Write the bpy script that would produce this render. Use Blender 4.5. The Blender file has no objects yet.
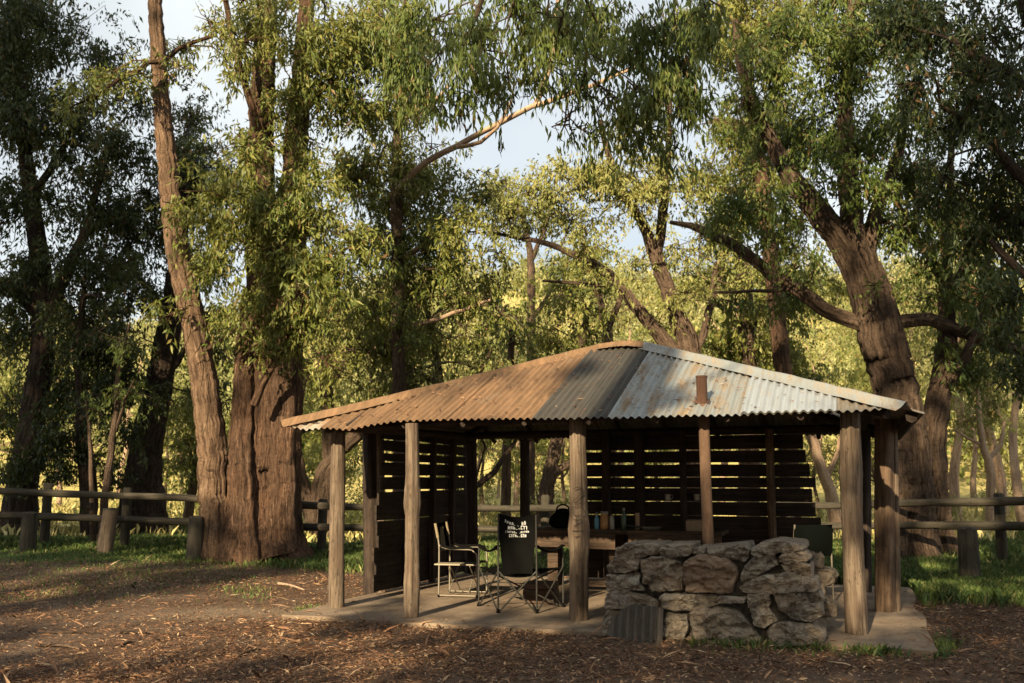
import bpy, math, random
import numpy as np
from mathutils import Vector, noise as MN
SEED = 7
random.seed(SEED)
rng = np.random.default_rng(SEED)
sc = bpy.context.scene
COL = sc.collection
R = math.radians

# ------------------------------------------------------------------ camera
CAMZ, PITCH, F = 1.6, R(8.21), 960.0
cam_d = bpy.data.cameras.new('camera'); cam = bpy.data.objects.new('camera', cam_d); COL.objects.link(cam)
cam.location = (0, 0, CAMZ); cam.rotation_euler = (R(90) + PITCH, 0, 0)
cam_d.sensor_width = 36; cam_d.lens = F / 1024 * 36; cam_d.clip_start = 0.1; cam_d.clip_end = 3000
cam_d.dof.use_dof = True; cam_d.dof.focus_distance = 11.5; cam_d.dof.aperture_fstop = 2.4
sc.camera = cam
CP, SP = math.cos(PITCH), math.sin(PITCH)

def ray(px, py):
    """slope of the view ray through a photo pixel: (X/Y, dz/Y)"""
    x = px - 512.0; v = py - 341.5
    fwd = F * CP + v * SP; up = F * SP - v * CP
    return x / fwd, up / fwd
def P(px, py, Y):
    a, b = ray(px, py); return np.array([a * Y, Y, CAMZ + b * Y])
def on_z(px, py, z=0.0):
    a, b = ray(px, py); t = (z - CAMZ) / b; return np.array([a * t, t, z])

# hut frame: u along the front (to the right), w into depth
TH = R(19.6); CU, SU = math.cos(TH), math.sin(TH)
def to_uw(x, y): return CU * x - SU * y, SU * x + CU * y
def to_xy(u, w): return CU * u + SU * w, -SU * u + CU * w
def on_w(px, py, w):
    a, b = ray(px, py); t = w / (a * SU + CU); X = a * t
    return np.array([to_uw(X, t)[0], w, CAMZ + b * t])
HUC, HWC = -3.15, 13.3
hx, hy = to_xy(HUC, HWC)
HUT_LOC = (hx, hy, 0.0); HUT_ROT = -TH

# ------------------------------------------------------------------ helpers
def S(t): t = np.clip(t, 0, 1); return t * t * (3 - 2 * t)
def vnoise(x, y, seed=0):
    seed = abs(int(seed))
    r = np.random.default_rng(seed); out = 0
    for k in range(6):
        a = r.uniform(0, 6.28); f = r.uniform(.6, 1.7)
        out = out + np.sin((x * math.cos(a) + y * math.sin(a)) * f + r.uniform(0, 6.28))
    return out / 6 * 1.6
def gz(x, y):
    x = np.asarray(x, float); y = np.asarray(y, float)
    z = -0.05 + 0.012 * vnoise(x * 1.7, y * 1.7, 3) * S((y - 2) / 4)
    z = z + 0.24 * S((-x - 4) / 5) * S((y - 14) / 5) + 0.12 * S((x - 6) / 4) * S((y - 15) / 4)
    z = z + 0.10 * vnoise(x * .25, y * .25, 5) * S((y - 24) / 10)
    z = z + (29 + 2.5 * vnoise(x * .02, y * .02, 9)) * (.62 + .38 * S((x + 85) / 85)) * S((y - 46) / 115) + 2.0 * vnoise(x * .09, y * .09, 11) * S((y - 60) / 40)
    return z

class MB:
    def __init__(s): s.v = []; s.f = []; s.n = 0; s.co = []
    def add(s, v, f, co=None):
        v = np.asarray(v, float); f = np.asarray(f, int)
        s.v.append(v); s.f.append(f + s.n); s.n += len(v)
        s.co.append(v if co is None else np.asarray(co, float))
    def box(s, c, size, rz=0, jit=0.0, taper=1.0, rx=0):
        sx, sy, sz = [d / 2 for d in size]
        v = np.array([(x * sx, y * sy, z * sz) for z in (-1, 1) for y in (-1, 1) for x in (-1, 1)], float)
        v[4:, :2] *= taper
        if jit: v += rng.uniform(-jit, jit, v.shape)
        if rx:
            ca, sa = math.cos(rx), math.sin(rx); v = np.stack([v[:, 0], v[:, 1] * ca - v[:, 2] * sa, v[:, 1] * sa + v[:, 2] * ca], 1)
        ca, sa = math.cos(rz), math.sin(rz)
        v = np.stack([v[:, 0] * ca - v[:, 1] * sa, v[:, 0] * sa + v[:, 1] * ca, v[:, 2]], 1) + np.array(c, float)
        s.add(v, [(0, 2, 3, 1), (4, 5, 7, 6), (0, 1, 5, 4), (2, 6, 7, 3), (0, 4, 6, 2), (1, 3, 7, 5)])
    def tube(s, pts, rad, sides=10, ridge=0.0, step=None, cap=True, seed=None, flat=1.0, square=0.0):
        pts = np.asarray(pts, float); rad = np.broadcast_to(np.asarray(rad, float), (len(pts),))
        if step: pts, rad = resample(pts, rad, step)
        n = len(pts)
        T = np.gradient(pts, axis=0); T /= np.linalg.norm(T, axis=1)[:, None] + 1e-9
        a = np.array([1.0, 0, 0]) if abs(T[0][0]) < .8 else np.array([0, 1.0, 0])
        N = np.zeros_like(T); b = np.cross(T[0], a); b /= np.linalg.norm(b); N[0] = b
        for i in range(1, n):
            b = N[i - 1] - T[i] * np.dot(N[i - 1], T[i]); N[i] = b / (np.linalg.norm(b) + 1e-9)
        B = np.cross(T, N)
        L = np.concatenate([[0], np.cumsum(np.linalg.norm(np.diff(pts, axis=0), axis=1))])
        th = np.linspace(0, 2 * math.pi, sides, endpoint=False)
        rr = np.ones((n, sides))
        if ridge:
            r = np.random.default_rng(abs(int(pts[0][0] * 1000)) % 9973 if seed is None else abs(int(seed)))
            for k in ((2, 3, 5, 7, 9, 12, 15) if sides < 40 else (2, 3, 5, 8, 11, 14, 18, 23)):
                rr += ridge * (1.2 if k < 6 else .8) * .5 * np.sin(k * th[None] + r.uniform(0, 6.28) + (.14 if sides > 40 else .35) * np.sin(L[:, None] * r.uniform(.5, 1.6) + r.uniform(0, 6)) * k * .4)
            rr += ridge * (.08 if sides > 40 else .3) * np.sin(L[:, None] * 5.1 + 2 * np.sin(3 * th[None] + 1)) 
            if sides > 40: rr += ridge * .55 * np.tanh(5 * (np.sin(4 * th[None] + r.uniform(0, 6) + .6 * np.sin(L[:, None] * .9)) * np.sin(L[:, None] * 2.1 + 2.2 * np.sin(2 * th[None] + 1)) + .25)) + ridge * .3 * np.tanh(6 * np.sin(9 * th[None] + 1.5 * np.sin(L[:, None] * 1.3)) * np.sin(L[:, None] * 3.7 + 3 * np.sin(3 * th[None])))
            rr += r.normal(0, ridge * .22, rr.shape)
        if square: rr = rr * (1 + square * ((np.abs(np.cos(th + .6)) ** 5 + np.abs(np.sin(th + .6)) ** 5) ** (-1 / 5) - 1))[None]
        rr = rr * rad[:, None]
        v = pts[:, None] + (N[:, None] * np.cos(th)[None, :, None] + flat * B[:, None] * np.sin(th)[None, :, None]) * rr[..., None]
        co = np.stack([np.cos(th)[None] * rad[:, None], np.sin(th)[None] * rad[:, None], np.repeat(L[:, None], sides, 1)], -1) + pts[0]
        i = np.arange(n - 1)[:, None] * sides; j = np.arange(sides)[None]; j2 = (j + 1) % sides
        f = np.stack([i + j, i + j2, i + sides + j2, i + sides + j], -1).reshape(-1, 4)
        s.add(v.reshape(-1, 3), f, co.reshape(-1, 3))
        if cap:
            for k, flip in ((0, True), (n - 1, False)):
                ring = v[k]; c = ring.mean(0)
                vv = np.concatenate([ring, [c]]); cc = np.concatenate([co[k], [co[k].mean(0)]])
                jj = np.arange(sides); ff = np.stack([jj, (jj + 1) % sides, np.full(sides, sides)], 1)
                if flip: ff = ff[:, ::-1]
                s.add(vv, ff, cc)
    def lathe(s, c, prof, sides=14):
        th = np.linspace(0, 2 * math.pi, sides, endpoint=False); c = np.array(c, float)
        v = np.array([[(r * math.cos(t), r * math.sin(t), z) for t in th] for r, z in prof]).reshape(-1, 3) + c
        n = len(prof); i = np.arange(n - 1)[:, None] * sides; j = np.arange(sides)[None]; j2 = (j + 1) % sides
        s.add(v, np.stack([i + j, i + j2, i + sides + j2, i + sides + j], -1).reshape(-1, 4))
    def grid(s, pts):
        """pts (n,m,3)"""
        n, m = pts.shape[:2]
        i = np.arange(n - 1)[:, None] * m; j = np.arange(m - 1)[None]
        s.add(pts.reshape(-1, 3), np.stack([i + j, i + j + 1, i + m + j + 1, i + m + j], -1).reshape(-1, 4))
    def build(s, name, mat, parent=None, smooth=True, origin=(0, 0, 0)):
        v = np.concatenate(s.v) - np.array(origin, float); co = np.concatenate(s.co)
        loops = np.concatenate([f.reshape(-1) for f in s.f]); tot = np.concatenate([np.full(len(f), f.shape[1]) for f in s.f])
        me = bpy.data.meshes.new(name)
        me.vertices.add(len(v)); me.vertices.foreach_set('co', v.astype(np.float32).ravel())
        me.loops.add(len(loops)); me.loops.foreach_set('vertex_index', loops.astype(np.int32))
        me.polygons.add(len(tot)); st = np.concatenate([[0], np.cumsum(tot)[:-1]])
        me.polygons.foreach_set('loop_start', st.astype(np.int32)); me.polygons.foreach_set('loop_total', tot.astype(np.int32))
        me.polygons.foreach_set('use_smooth', np.full(len(tot), smooth))
        at = me.attributes.new('surf', 'FLOAT_VECTOR', 'POINT'); at.data.foreach_set('vector', co.astype(np.float32).ravel())
        me.update(calc_edges=True); me.validate()
        if mat: me.materials.append(mat)
        o = bpy.data.objects.new(name, me); COL.objects.link(o)
        if parent: o.parent = parent
        return o

def resample(pts, rad, step):
    """Catmull-Rom through the points, about one ring every `step`"""
    n = len(pts); q = np.concatenate([[2 * pts[0] - pts[1]], pts, [2 * pts[-1] - pts[-2]]]); op = []; orr = []
    for i in range(n - 1):
        p0, p1, p2, p3 = q[i:i + 4]; m = max(1, int(np.linalg.norm(p2 - p1) / step))
        for t in np.arange(m) / m:
            op.append(.5 * ((2 * p1) + (-p0 + p2) * t + (2 * p0 - 5 * p1 + 4 * p2 - p3) * t * t + (-p0 + 3 * p1 - 3 * p2 + p3) * t ** 3))
            orr.append(rad[i] * (1 - t) + rad[i + 1] * t)
    op.append(pts[-1]); orr.append(rad[-1]); return np.array(op), np.array(orr)

def tag(o, label=None, cat=None, group=None, kind=None):
    if label: o['label'] = label
    if cat: o['category'] = cat
    if group: o['group'] = group
    if kind: o['kind'] = kind
    return o
def thing(name, label, cat, loc=(0, 0, 0), rz=0, group=None):
    o = bpy.data.objects.new(name, None); COL.objects.link(o); o.location = loc; o.rotation_euler = (0, 0, rz)
    o.empty_display_size = .2
    return tag(o, label, cat, group)
def copy_tree(o, parent=None):
    c = o.copy(); COL.objects.link(c)
    if parent: c.parent = parent
    for ch in list(o.children): copy_tree(ch, c)
    return c

# ------------------------------------------------------------------ materials
class NT:
    def __init__(s, name):
        s.m = bpy.data.materials.new(name); s.m.use_nodes = True; s.t = s.m.node_tree; s.t.nodes.clear()
        s.out = s.n('ShaderNodeOutputMaterial')
    def n(s, typ, **kw):
        nd = s.t.nodes.new(typ)
        for k, v in kw.items():
            if k.startswith('i_'): nd.inputs[k[2:].replace('_', ' ')].default_value = v
            else: setattr(nd, k, v)
        return nd
    def l(s, a, b): s.t.links.new(a, b)
    def ramp(s, fac, stops, interp='LINEAR'):
        r = s.n('ShaderNodeValToRGB'); r.color_ramp.interpolation = interp
        e = r.color_ramp.elements
        while len(e) < len(stops): e.new(.5)
        for k, (p, c) in enumerate(stops):
            e[k].position = p; e[k].color = (c, c, c, 1) if isinstance(c, (int, float)) else (*c, 1)
        if fac is not None: s.l(fac, r.inputs[0])
        return r.outputs[0]
    def coords(s, kind='surf', scale=(1, 1, 1)):
        if kind == 'surf': src = s.n('ShaderNodeAttribute', attribute_name='surf').outputs['Vector']
        elif kind == 'obj': src = s.n('ShaderNodeTexCoord').outputs['Object']
        else: src = s.n('ShaderNodeNewGeometry').outputs['Position']
        mp = s.n('ShaderNodeMapping'); mp.inputs['Scale'].default_value = scale; s.l(src, mp.inputs['Vector']); return mp.outputs[0]
    def noise(s, vec, scale=5, detail=4, rough=.6, dist=0):
        nd = s.n('ShaderNodeTexNoise'); nd.inputs['Scale'].default_value = scale; nd.inputs['Detail'].default_value = detail
        nd.inputs['Roughness'].default_value = rough; nd.inputs['Distortion'].default_value = dist; s.l(vec, nd.inputs['Vector']); return nd.outputs['Fac']
    def voro(s, vec, scale=5, feature='F1', out='Distance'):
        nd = s.n('ShaderNodeTexVoronoi', feature=feature); nd.inputs['Scale'].default_value = scale; s.l(vec, nd.inputs['Vector']); return nd.outputs[out]
    def mix(s, fac, a, b, mode='MIX'):
        nd = s.n('ShaderNodeMix', data_type='RGBA', blend_type=mode)
        for inp, val in ((nd.inputs[0], fac), (nd.inputs[6], a), (nd.inputs[7], b)):
            if isinstance(val, (int, float)): inp.default_value = val
            elif isinstance(val, tuple): inp.default_value = (*val, 1)
            else: s.l(val, inp)
        return nd.outputs[2]
    def math(s, op, a, b=0.0):
        nd = s.n('ShaderNodeMath', operation=op)
        for inp, val in ((nd.inputs[0], a), (nd.inputs[1], b)):
            if isinstance(val, (int, float)): inp.default_value = val
            else: s.l(val, inp)
        return nd.outputs[0]
    def finish(s, color, rough=.8, metal=0.0, bump=None, bstr=.5, bdist=.02, spec=.3):
        p = s.n('ShaderNodeBsdfPrincipled')
        for nm, val in (('Base Color', color), ('Roughness', rough), ('Metallic', metal), ('Specular IOR Level', spec)):
            if isinstance(val, tuple): p.inputs[nm].default_value = (*val, 1)
            elif isinstance(val, (int, float)): p.inputs[nm].default_value = val
            else: s.l(val, p.inputs[nm])
        if bump is not None:
            b = s.n('ShaderNodeBump'); b.inputs['Strength'].default_value = bstr; b.inputs['Distance'].default_value = bdist
            s.l(bump, b.inputs['Height']); s.l(b.outputs[0], p.inputs['Normal'])
        s.l(p.outputs[0], s.out.inputs[0]); return s.m

def m_bark(name, dark, mid, light, hs=9.0, vs=.7, bd=.05, patch=None):
    t = NT(name); c = t.coords('surf', (1, 1, vs * .15))
    n1 = t.noise(c, hs, 8, .68, .25); n2 = t.noise(t.coords('surf', (1, 1, .5)), 2.2, 4)
    n3 = t.noise(t.coords('surf', (1, 1, 1.6)), 14, 5)
    col = t.ramp(n1, [(.3, dark), (.47, mid), (.62, mid), (.74, light)])
    col = t.mix(t.ramp(n2, [(.35, 0.0), (.7, .55)]), col, light if patch is None else patch)
    col = t.mix(t.ramp(n3, [(.3, .55), (.55, 0.0)]), col, dark)
    n4 = t.noise(t.coords('surf', (1, 1, .09)), hs * 2.6, 6, .7); n5 = t.noise(t.coords('surf', (.8, .8, 2.6)), 4.5, 4, .6, .5)
    col = t.mix(t.ramp(n4, [(.40, .75), (.50, 0.0)]), col, dark); col = t.mix(t.ramp(n4, [(.58, 0.0), (.70, .5)]), col, light)
    col = t.mix(t.ramp(n5, [(.30, .8), (.38, 0.0)]), col, dark)
    h = t.math('ADD', t.math('ADD', t.ramp(n1, [(.28, 0.0), (.6, 1.0)]), t.math('MULTIPLY', n4, .8)), t.math('MULTIPLY', n3, .35))
    return t.finish(col, .9, 0, h, 1.0, bd, .12)
BARK_RED = m_bark('red_brown_stringy_bark', (.024, .015, .011), (.125, .076, .05), (.36, .25, .17), 11, 1.0, .09, (.235, .125, .072))
BARK_TAN = m_bark('peeling_tan_bark', (.04, .024, .016), (.19, .12, .077), (.46, .34, .23), 8, .7, .07, (.29, .185, .115))
BARK_SHADED = m_bark('shaded_rough_bark', (.014, .010, .008), (.055, .038, .028), (.12, .085, .062), 9, 1.2, .06)  # bark tone lowered, edge shade put into the colour
BARK_GREY = m_bark('grey_brown_bark', (.03, .021, .016), (.125, .083, .057), (.30, .215, .15), 9, 1.0, .07, (.19, .13, .09))
BARK_PALE = m_bark('pale_smooth_gum_bark', (.16, .10, .07), (.38, .27, .18), (.55, .44, .32), 5, 1.4, .012, (.30, .19, .12))

def m_leaf(name, a, b, c, trans=.32, nsc=.35):
    t = NT(name); g = t.n('ShaderNodeNewGeometry'); r = g.outputs['Random Per Island']
    col = t.ramp(r, [(0, a), (.55, b), (.9, c), (1.0, (.16, .075, .035))])
    n = t.noise(t.coords('pos'), nsc, 3); col = t.mix(t.ramp(n, [(.42, 0.0), (.66, .55)]), col, c)
    p = t.n('ShaderNodeBsdfPrincipled'); t.l(col, p.inputs['Base Color']); p.inputs['Roughness'].default_value = .5; p.inputs['Specular IOR Level'].default_value = .35
    tr = t.n('ShaderNodeBsdfTranslucent'); t.l(t.mix(.25, col, (.20, .22, .03)), tr.inputs[0])
    mx = t.n('ShaderNodeMixShader'); mx.inputs[0].default_value = trans; t.l(p.outputs[0], mx.inputs[1]); t.l(tr.outputs[0], mx.inputs[2]); t.l(mx.outputs[0], t.out.inputs[0])
    return t.m
LEAF_GREEN = m_leaf('gum_leaf_green', (.042, .074, .014), (.078, .118, .022), (.15, .175, .036))
LEAF_OLIVE = m_leaf('gum_leaf_olive', (.07, .10, .02), (.135, .16, .032), (.24, .23, .055))
LEAF_SHADED = m_leaf('gum_leaf_shaded', (.014, .026, .007), (.026, .042, .010), (.05, .065, .016))  # leaf colour darkened to stand in for dimness at the view edges
LEAF_HILL = m_leaf('hillside_leaf', (.14, .155, .05), (.27, .275, .10), (.40, .375, .16), .3, .05)
LEAF_GOLD = m_leaf('gum_leaf_golden', (.105, .135, .034), (.20, .212, .056), (.32, .30, .095), .3, .12)

def m_wood(name, dark, mid, light, along=2, hs=22, stain=None):
    t = NT(name); sc_ = [1, 1, 1]; sc_[along] = .06
    c = t.coords('surf', tuple(sc_)); n1 = t.noise(c, hs, 7, .65, .3); n2 = t.noise(t.coords('surf'), 3.2, 4)
    col = t.ramp(n1, [(.28, dark), (.46, mid), (.72, light)])
    col = t.mix(t.ramp(n2, [(.4, 0.0), (.7, .6)]), col, stain or dark)
    c3 = [2.2, 2.2, 2.2]; c3[along] = .16; crk = t.noise(t.coords('surf', tuple(c3)), 9, 3, .5, .6); ck = t.ramp(crk, [(.485, 0.0), (.5, 1.0), (.515, 0.0)]); col = t.mix(t.math('MULTIPLY', ck, .75), col, tuple(x * .4 for x in dark))
    return t.finish(col, .88, 0, n1, .8, .012, .2)
WOOD_POST = m_wood('weathered_post_wood', (.03, .022, .016), (.115, .083, .058), (.245, .187, .132), 2, 26, (.085, .053, .034))
WOOD_DARK = m_wood('shade_dark_wood', (.012, .009, .008), (.035, .024, .018), (.075, .052, .037), 2, 20)  # shelter's inner shade put into a darker timber colour
WOOD_BOARD = m_wood('shade_dark_board', (.010, .008, .007), (.028, .02, .015), (.06, .042, .03), 1, 20)  # wall boards: inner shade painted into the colour, both grain directions
WOOD_BOARDX = m_wood('shade_dark_board_across', (.010, .008, .007), (.028, .02, .015), (.06, .042, .03), 0, 20)
WOOD_BROWN = m_wood('brown_bench_timber', (.022, .015, .011), (.068, .044, .029), (.14, .09, .058), 0, 18)
WOOD_BROWN_V = m_wood('brown_post_wood', (.03, .019, .013), (.105, .066, .042), (.22, .145, .092), 2, 20)
WOOD_RAIL = m_wood('mossy_log', (.016, .013, .010), (.05, .041, .03), (.105, .086, .061), 2, 14, (.032, .03, .019))

def m_metal(name, base, rust, amount, metal=.35, dirt=(.12, .10, .08), dirt_amt=.3, rgh=.5):
    t = NT(name); c = t.coords('obj', (1, .22, .22)); n1 = t.noise(c, 5.5, 6, .7, .2); n2 = t.noise(t.coords('obj'), 26, 5, .7); n3 = t.noise(t.coords('obj', (6, .7, .7)), 2.6, 6, .7, .4)
    f = t.math('ADD', n1, t.math('MULTIPLY', t.math('SUBTRACT', n2, .5), .35))
    rm = t.ramp(f, [(max(0, .62 - amount), 0.0), (min(1, .80 - amount), 1.0)])
    rc = t.mix(n2, rust, tuple(x * .45 for x in rust)); rc = t.mix(t.ramp(n3, [(.45, 0.0), (.7, .6)]), rc, tuple(min(1, x * 1.6) for x in rust))
    b = t.mix(t.ramp(n3, [(.42, 0.0), (.65, dirt_amt)]), base, dirt)
    b = t.mix(t.ramp(n2, [(.62, 0.0), (.72, .35)]), b, dirt)
    col = t.mix(rm, b, rc); mt = t.math('MULTIPLY', t.math('SUBTRACT', 1.0, rm), metal)
    rg = t.math('ADD', rgh, t.math('MULTIPLY', rm, .35))
    return t.finish(col, rg, mt, n2, .25, .004, .4)
RUST = m_metal('rusted_iron', (.23, .165, .10), (.185, .105, .052), .37, .12, (.075, .055, .04), .85)
RUST_PALE = m_metal('part_rusted_iron', (.44, .39, .31), (.30, .18, .095), .2, .25)
IRON_GREY = m_metal('grimy_grey_iron', (.058, .053, .045), (.085, .055, .036), .06, .12, (.035, .03, .024), .7, .8)
ZINC = m_metal('galvanised_iron', (.28, .30, .30), (.24, .17, .10), .15, .4, (.24, .205, .15), .6, .48)
ZINC_NEW = m_metal('clean_galvanised_iron', (.38, .41, .43), (.30, .21, .13), .05, .45, (.30, .29, .27), .5, .42)
ZINC_STAIN = m_metal('stained_galvanised_iron', (.20, .18, .145), (.14, .095, .06), .15, .2, (.13, .105, .08), .75, .6)
ALU = NT('dull_aluminium'); ALU = ALU.finish((.21, .18, .135), .5, .35)
def plain(name, col, rough=.7, metal=0.0, sc_=18, amt=.35, spec=.25):
    t = NT(name); n = t.noise(t.coords('obj'), sc_, 4); c = t.mix(t.ramp(n, [(.35, 0.0), (.7, amt)]), col, tuple(x * .5 for x in col))
    return t.finish(c, rough, metal, n, .15, .004, spec)
FABRIC_BLACK = plain('black_canvas', (.0055, .0055, .005), .95, 0, 40, .3, .04)
FABRIC_GREEN = plain('dark_green_canvas', (.003, .004, .0033), .95, 0, 40, .3, .03)
FABRIC_TAN = plain('tan_canvas', (.21, .165, .10), .9, 0, 30)
STEEL_DARK = plain('dark_painted_steel', (.05, .047, .04), .45, .3)
PRINT = plain('white_print', (.75, .74, .70), .7, 0, 60, .3)
PALE_BOARD = plain('pale_table_board', (.30, .255, .18), .6, 0, 20, .3)

def m_stone():
    t = NT('field_stone'); c = t.coords('obj'); n1 = t.noise(c, 3.2, 6, .65); n2 = t.noise(c, 24, 6, .72); n3 = t.noise(c, 9, 5, .6, .8)
    ob = t.n('ShaderNodeNewGeometry').outputs['Random Per Island']
    base = t.ramp(ob, [(0, (.15, .128, .105)), (.35, (.25, .215, .17)), (.6, (.19, .15, .115)), (.8, (.30, .265, .21)), (1, (.17, .12, .085))])
    col = t.mix(t.ramp(n1, [(.4, 0.0), (.65, .6)]), base, (.33, .245, .165))
    col = t.mix(t.ramp(n3, [(.50, 0.0), (.64, .8)]), col, (.06, .048, .039))
    col = t.mix(t.ramp(n2, [(.56, 0.0), (.74, .6)]), col, (.48, .45, .38))
    return t.finish(col, .9, 0, t.math('ADD', n2, t.math('MULTIPLY', n3, 1.4)), .9, .03, .2)
STONE = m_stone()
t = NT('rough_mortar'); n = t.noise(t.coords('obj'), 16, 5); MORTAR = t.finish(t.ramp(n, [(.3, (.018, .015, .013)), (.7, (.07, .058, .046))]), .95, 0, n, .8, .03)
t = NT('worn_concrete'); c = t.coords('obj'); n = t.noise(c, 2.2, 6, .7); n2 = t.noise(c, 40, 4, .7)
col = t.mix(t.ramp(n, [(.38, 0.0), (.62, .85)]), (.24, .18, .125), (.13, .09, .06)); col = t.mix(t.ramp(n2, [(.5, 0.0), (.75, .5)]), col, (.10, .07, .05))
CONC = t.finish(col, .92, 0, n2, .35, .01)

# ground: litter soil, green grass and dry grass by mesh attributes, broken up with noise
t = NT('ground'); ps = t.coords('pos'); n = t.noise(ps, 1.1, 6, .65); n2 = t.noise(ps, 22, 6, .75); n3 = t.noise(ps, 5, 5, .7)
soil = t.ramp(n2, [(.3, (.038, .024, .016)), (.5, (.095, .057, .035)), (.66, (.17, .105, .062)), (.78, (.27, .185, .115))])
soil = t.mix(t.ramp(n, [(.42, 0.0), (.65, .55)]), soil, (.15, .11, .08))
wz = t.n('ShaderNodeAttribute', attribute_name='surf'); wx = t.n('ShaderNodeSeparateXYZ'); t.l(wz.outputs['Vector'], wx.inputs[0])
sun_band = t.ramp(t.math('ADD', wx.outputs[2], t.math('MULTIPLY', t.math('SUBTRACT', n3, .5), .7)), [(.2, 0.0), (.75, .85)])  # paler soil painted in where sunlight falls left of the slab
soil = t.mix(sun_band, soil, t.ramp(n2, [(.3, (.13, .09, .058)), (.7, (.27, .20, .135))]))
gr = t.ramp(n3, [(.3, (.03, .05, .014)), (.55, (.055, .085, .02)), (.8, (.11, .12, .035))])
dry = t.ramp(t.noise(ps, .9, 6, .7), [(.3, (.22, .19, .06)), (.5, (.42, .34, .12)), (.75, (.52, .43, .18))])
ga = t.n('ShaderNodeAttribute', attribute_name='surf'); sx = t.n('ShaderNodeSeparateXYZ'); t.l(ga.outputs['Vector'], sx.inputs[0])
gm = t.ramp(t.math('ADD', sx.outputs[0], t.math('MULTIPLY', t.math('SUBTRACT', n3, .5), 1.3)), [(.42, 0.0), (.6, 1.0)])
dm = t.ramp(t.math('ADD', sx.outputs[1], t.math('MULTIPLY', t.math('SUBTRACT', n, .5), .8)), [(.35, 0.0), (.65, 1.0)])
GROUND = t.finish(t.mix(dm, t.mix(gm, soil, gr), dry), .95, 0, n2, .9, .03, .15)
t = NT('litter_leaf'); g = t.n('ShaderNodeNewGeometry')
LITTER = t.finish(t.ramp(g.outputs['Random Per Island'], [(0, (.04, .019, .010)), (.45, (.12, .055, .027)), (.75, (.225, .112, .054)), (.93, (.37, .225, .12)), (1, (.50, .37, .23))]), .7)
t = NT('grass_blade'); g = t.n('ShaderNodeNewGeometry')
GRASS = t.finish(t.ramp(g.outputs['Random Per Island'], [(0, (.03, .056, .011)), (.6, (.066, .105, .02)), (.9, (.125, .15, .038)), (1, (.26, .215, .085))]), .7)
t = NT('dry_grass_blade'); g = t.n('ShaderNodeNewGeometry')
DRYGRASS = t.finish(t.ramp(g.outputs['Random Per Island'], [(0, (.22, .2, .06)), (.6, (.42, .35, .13)), (1, (.58, .49, .23))]), .8)

# ------------------------------------------------------------------ world and sun
AZ, EL = R(23), R(24)          # sunlight travels away from the camera, a little to the right
w = bpy.data.worlds.new('World'); sc.world = w; w.use_nodes = True
nt = w.node_tree; nt.nodes.clear(); o_ = nt.nodes.new('ShaderNodeOutputWorld'); bg = nt.nodes.new('ShaderNodeBackground'); sky = nt.nodes.new('ShaderNodeTexSky')
sky.sky_type = 'NISHITA'; sky.sun_disc = False; sky.sun_elevation = EL; sky.sun_rotation = math.pi + AZ
sky.air_density = 1.0; sky.dust_density = 1.5; sky.ozone_density = 1.0
tcw = nt.nodes.new('ShaderNodeTexCoord'); nzw = nt.nodes.new('ShaderNodeTexNoise'); nzw.inputs['Scale'].default_value = 2.2; nzw.inputs['Detail'].default_value = 6
rpw = nt.nodes.new('ShaderNodeValToRGB'); rpw.color_ramp.elements[0].position = .32; rpw.color_ramp.elements[0].color = (.5, .5, .5, 1); rpw.color_ramp.elements[1].position = .68; rpw.color_ramp.elements[1].color = (.92, .92, .92, 1)
mxw = nt.nodes.new('ShaderNodeMix'); mxw.data_type = 'RGBA'; mxw.inputs[7].default_value = (8.0, 8.4, 8.4, 1)      # thin bright cloud veil
nt.links.new(tcw.outputs['Generated'], nzw.inputs['Vector']); nt.links.new(nzw.outputs['Fac'], rpw.inputs[0]); nt.links.new(rpw.outputs[0], mxw.inputs[0]); nt.links.new(sky.outputs[0], mxw.inputs[6])
bg.inputs[1].default_value = .05; nt.links.new(mxw.outputs[2], bg.inputs[0]); nt.links.new(bg.outputs[0], o_.inputs[0])
sl = bpy.data.lights.new('sun', 'SUN'); so = bpy.data.objects.new('sun', sl); COL.objects.link(so)
sl.energy = 5.0; sl.angle = R(.55); sl.color = (1.0, .82, .54)
TRAVEL = np.array([math.sin(AZ) * math.cos(EL), math.cos(AZ) * math.cos(EL), -math.sin(EL)])
so.rotation_euler = Vector(TRAVEL).to_track_quat('-Z', 'Y').to_euler()
sc.view_settings.view_transform = 'Standard'; sc.view_settings.look = 'None'; sc.view_settings.gamma = 1.0
sc.view_settings.exposure = 1.35

# ------------------------------------------------------------------ ground
def grass_mask(x, y):
    e = np.where(x < -2.5, 18.0 + .8 * np.sin(x * .9), np.where(x > 5.2, 12.6 + .5 * np.sin(x * 1.3), 17.2))
    return S((y - e) / 2.2 + .25)
def dry_mask(x, y): return S((y - 24.5) / 4)
ax = np.unique(np.concatenate([np.linspace(-16, 16, 110), np.sign(np.linspace(-1, 1, 70)) * (16 + 560 * np.abs(np.linspace(-1, 1, 70)) ** 2.2)]))
ay = np.unique(np.concatenate([np.linspace(5, 26, 100), 26 + 640 * np.linspace(0, 1, 90) ** 2, np.linspace(-60, 5, 20)]))
GX, GY = np.meshgrid(ax, ay); g = MB(); g.grid(np.stack([GX, GY, gz(GX, GY)], -1))
g.co = [np.stack([grass_mask(GX, GY), dry_mask(GX, GY), np.exp(-((GX + 3.4 - (GY - 12.3) * .6) / 1.5) ** 2 - ((GY - 12.4 + GX * .12 + .4) / .75) ** 2)], -1).reshape(-1, 3)]  # third channel masks the painted sunlight band
tag(g.build('ground', GROUND), kind='structure')

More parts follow.
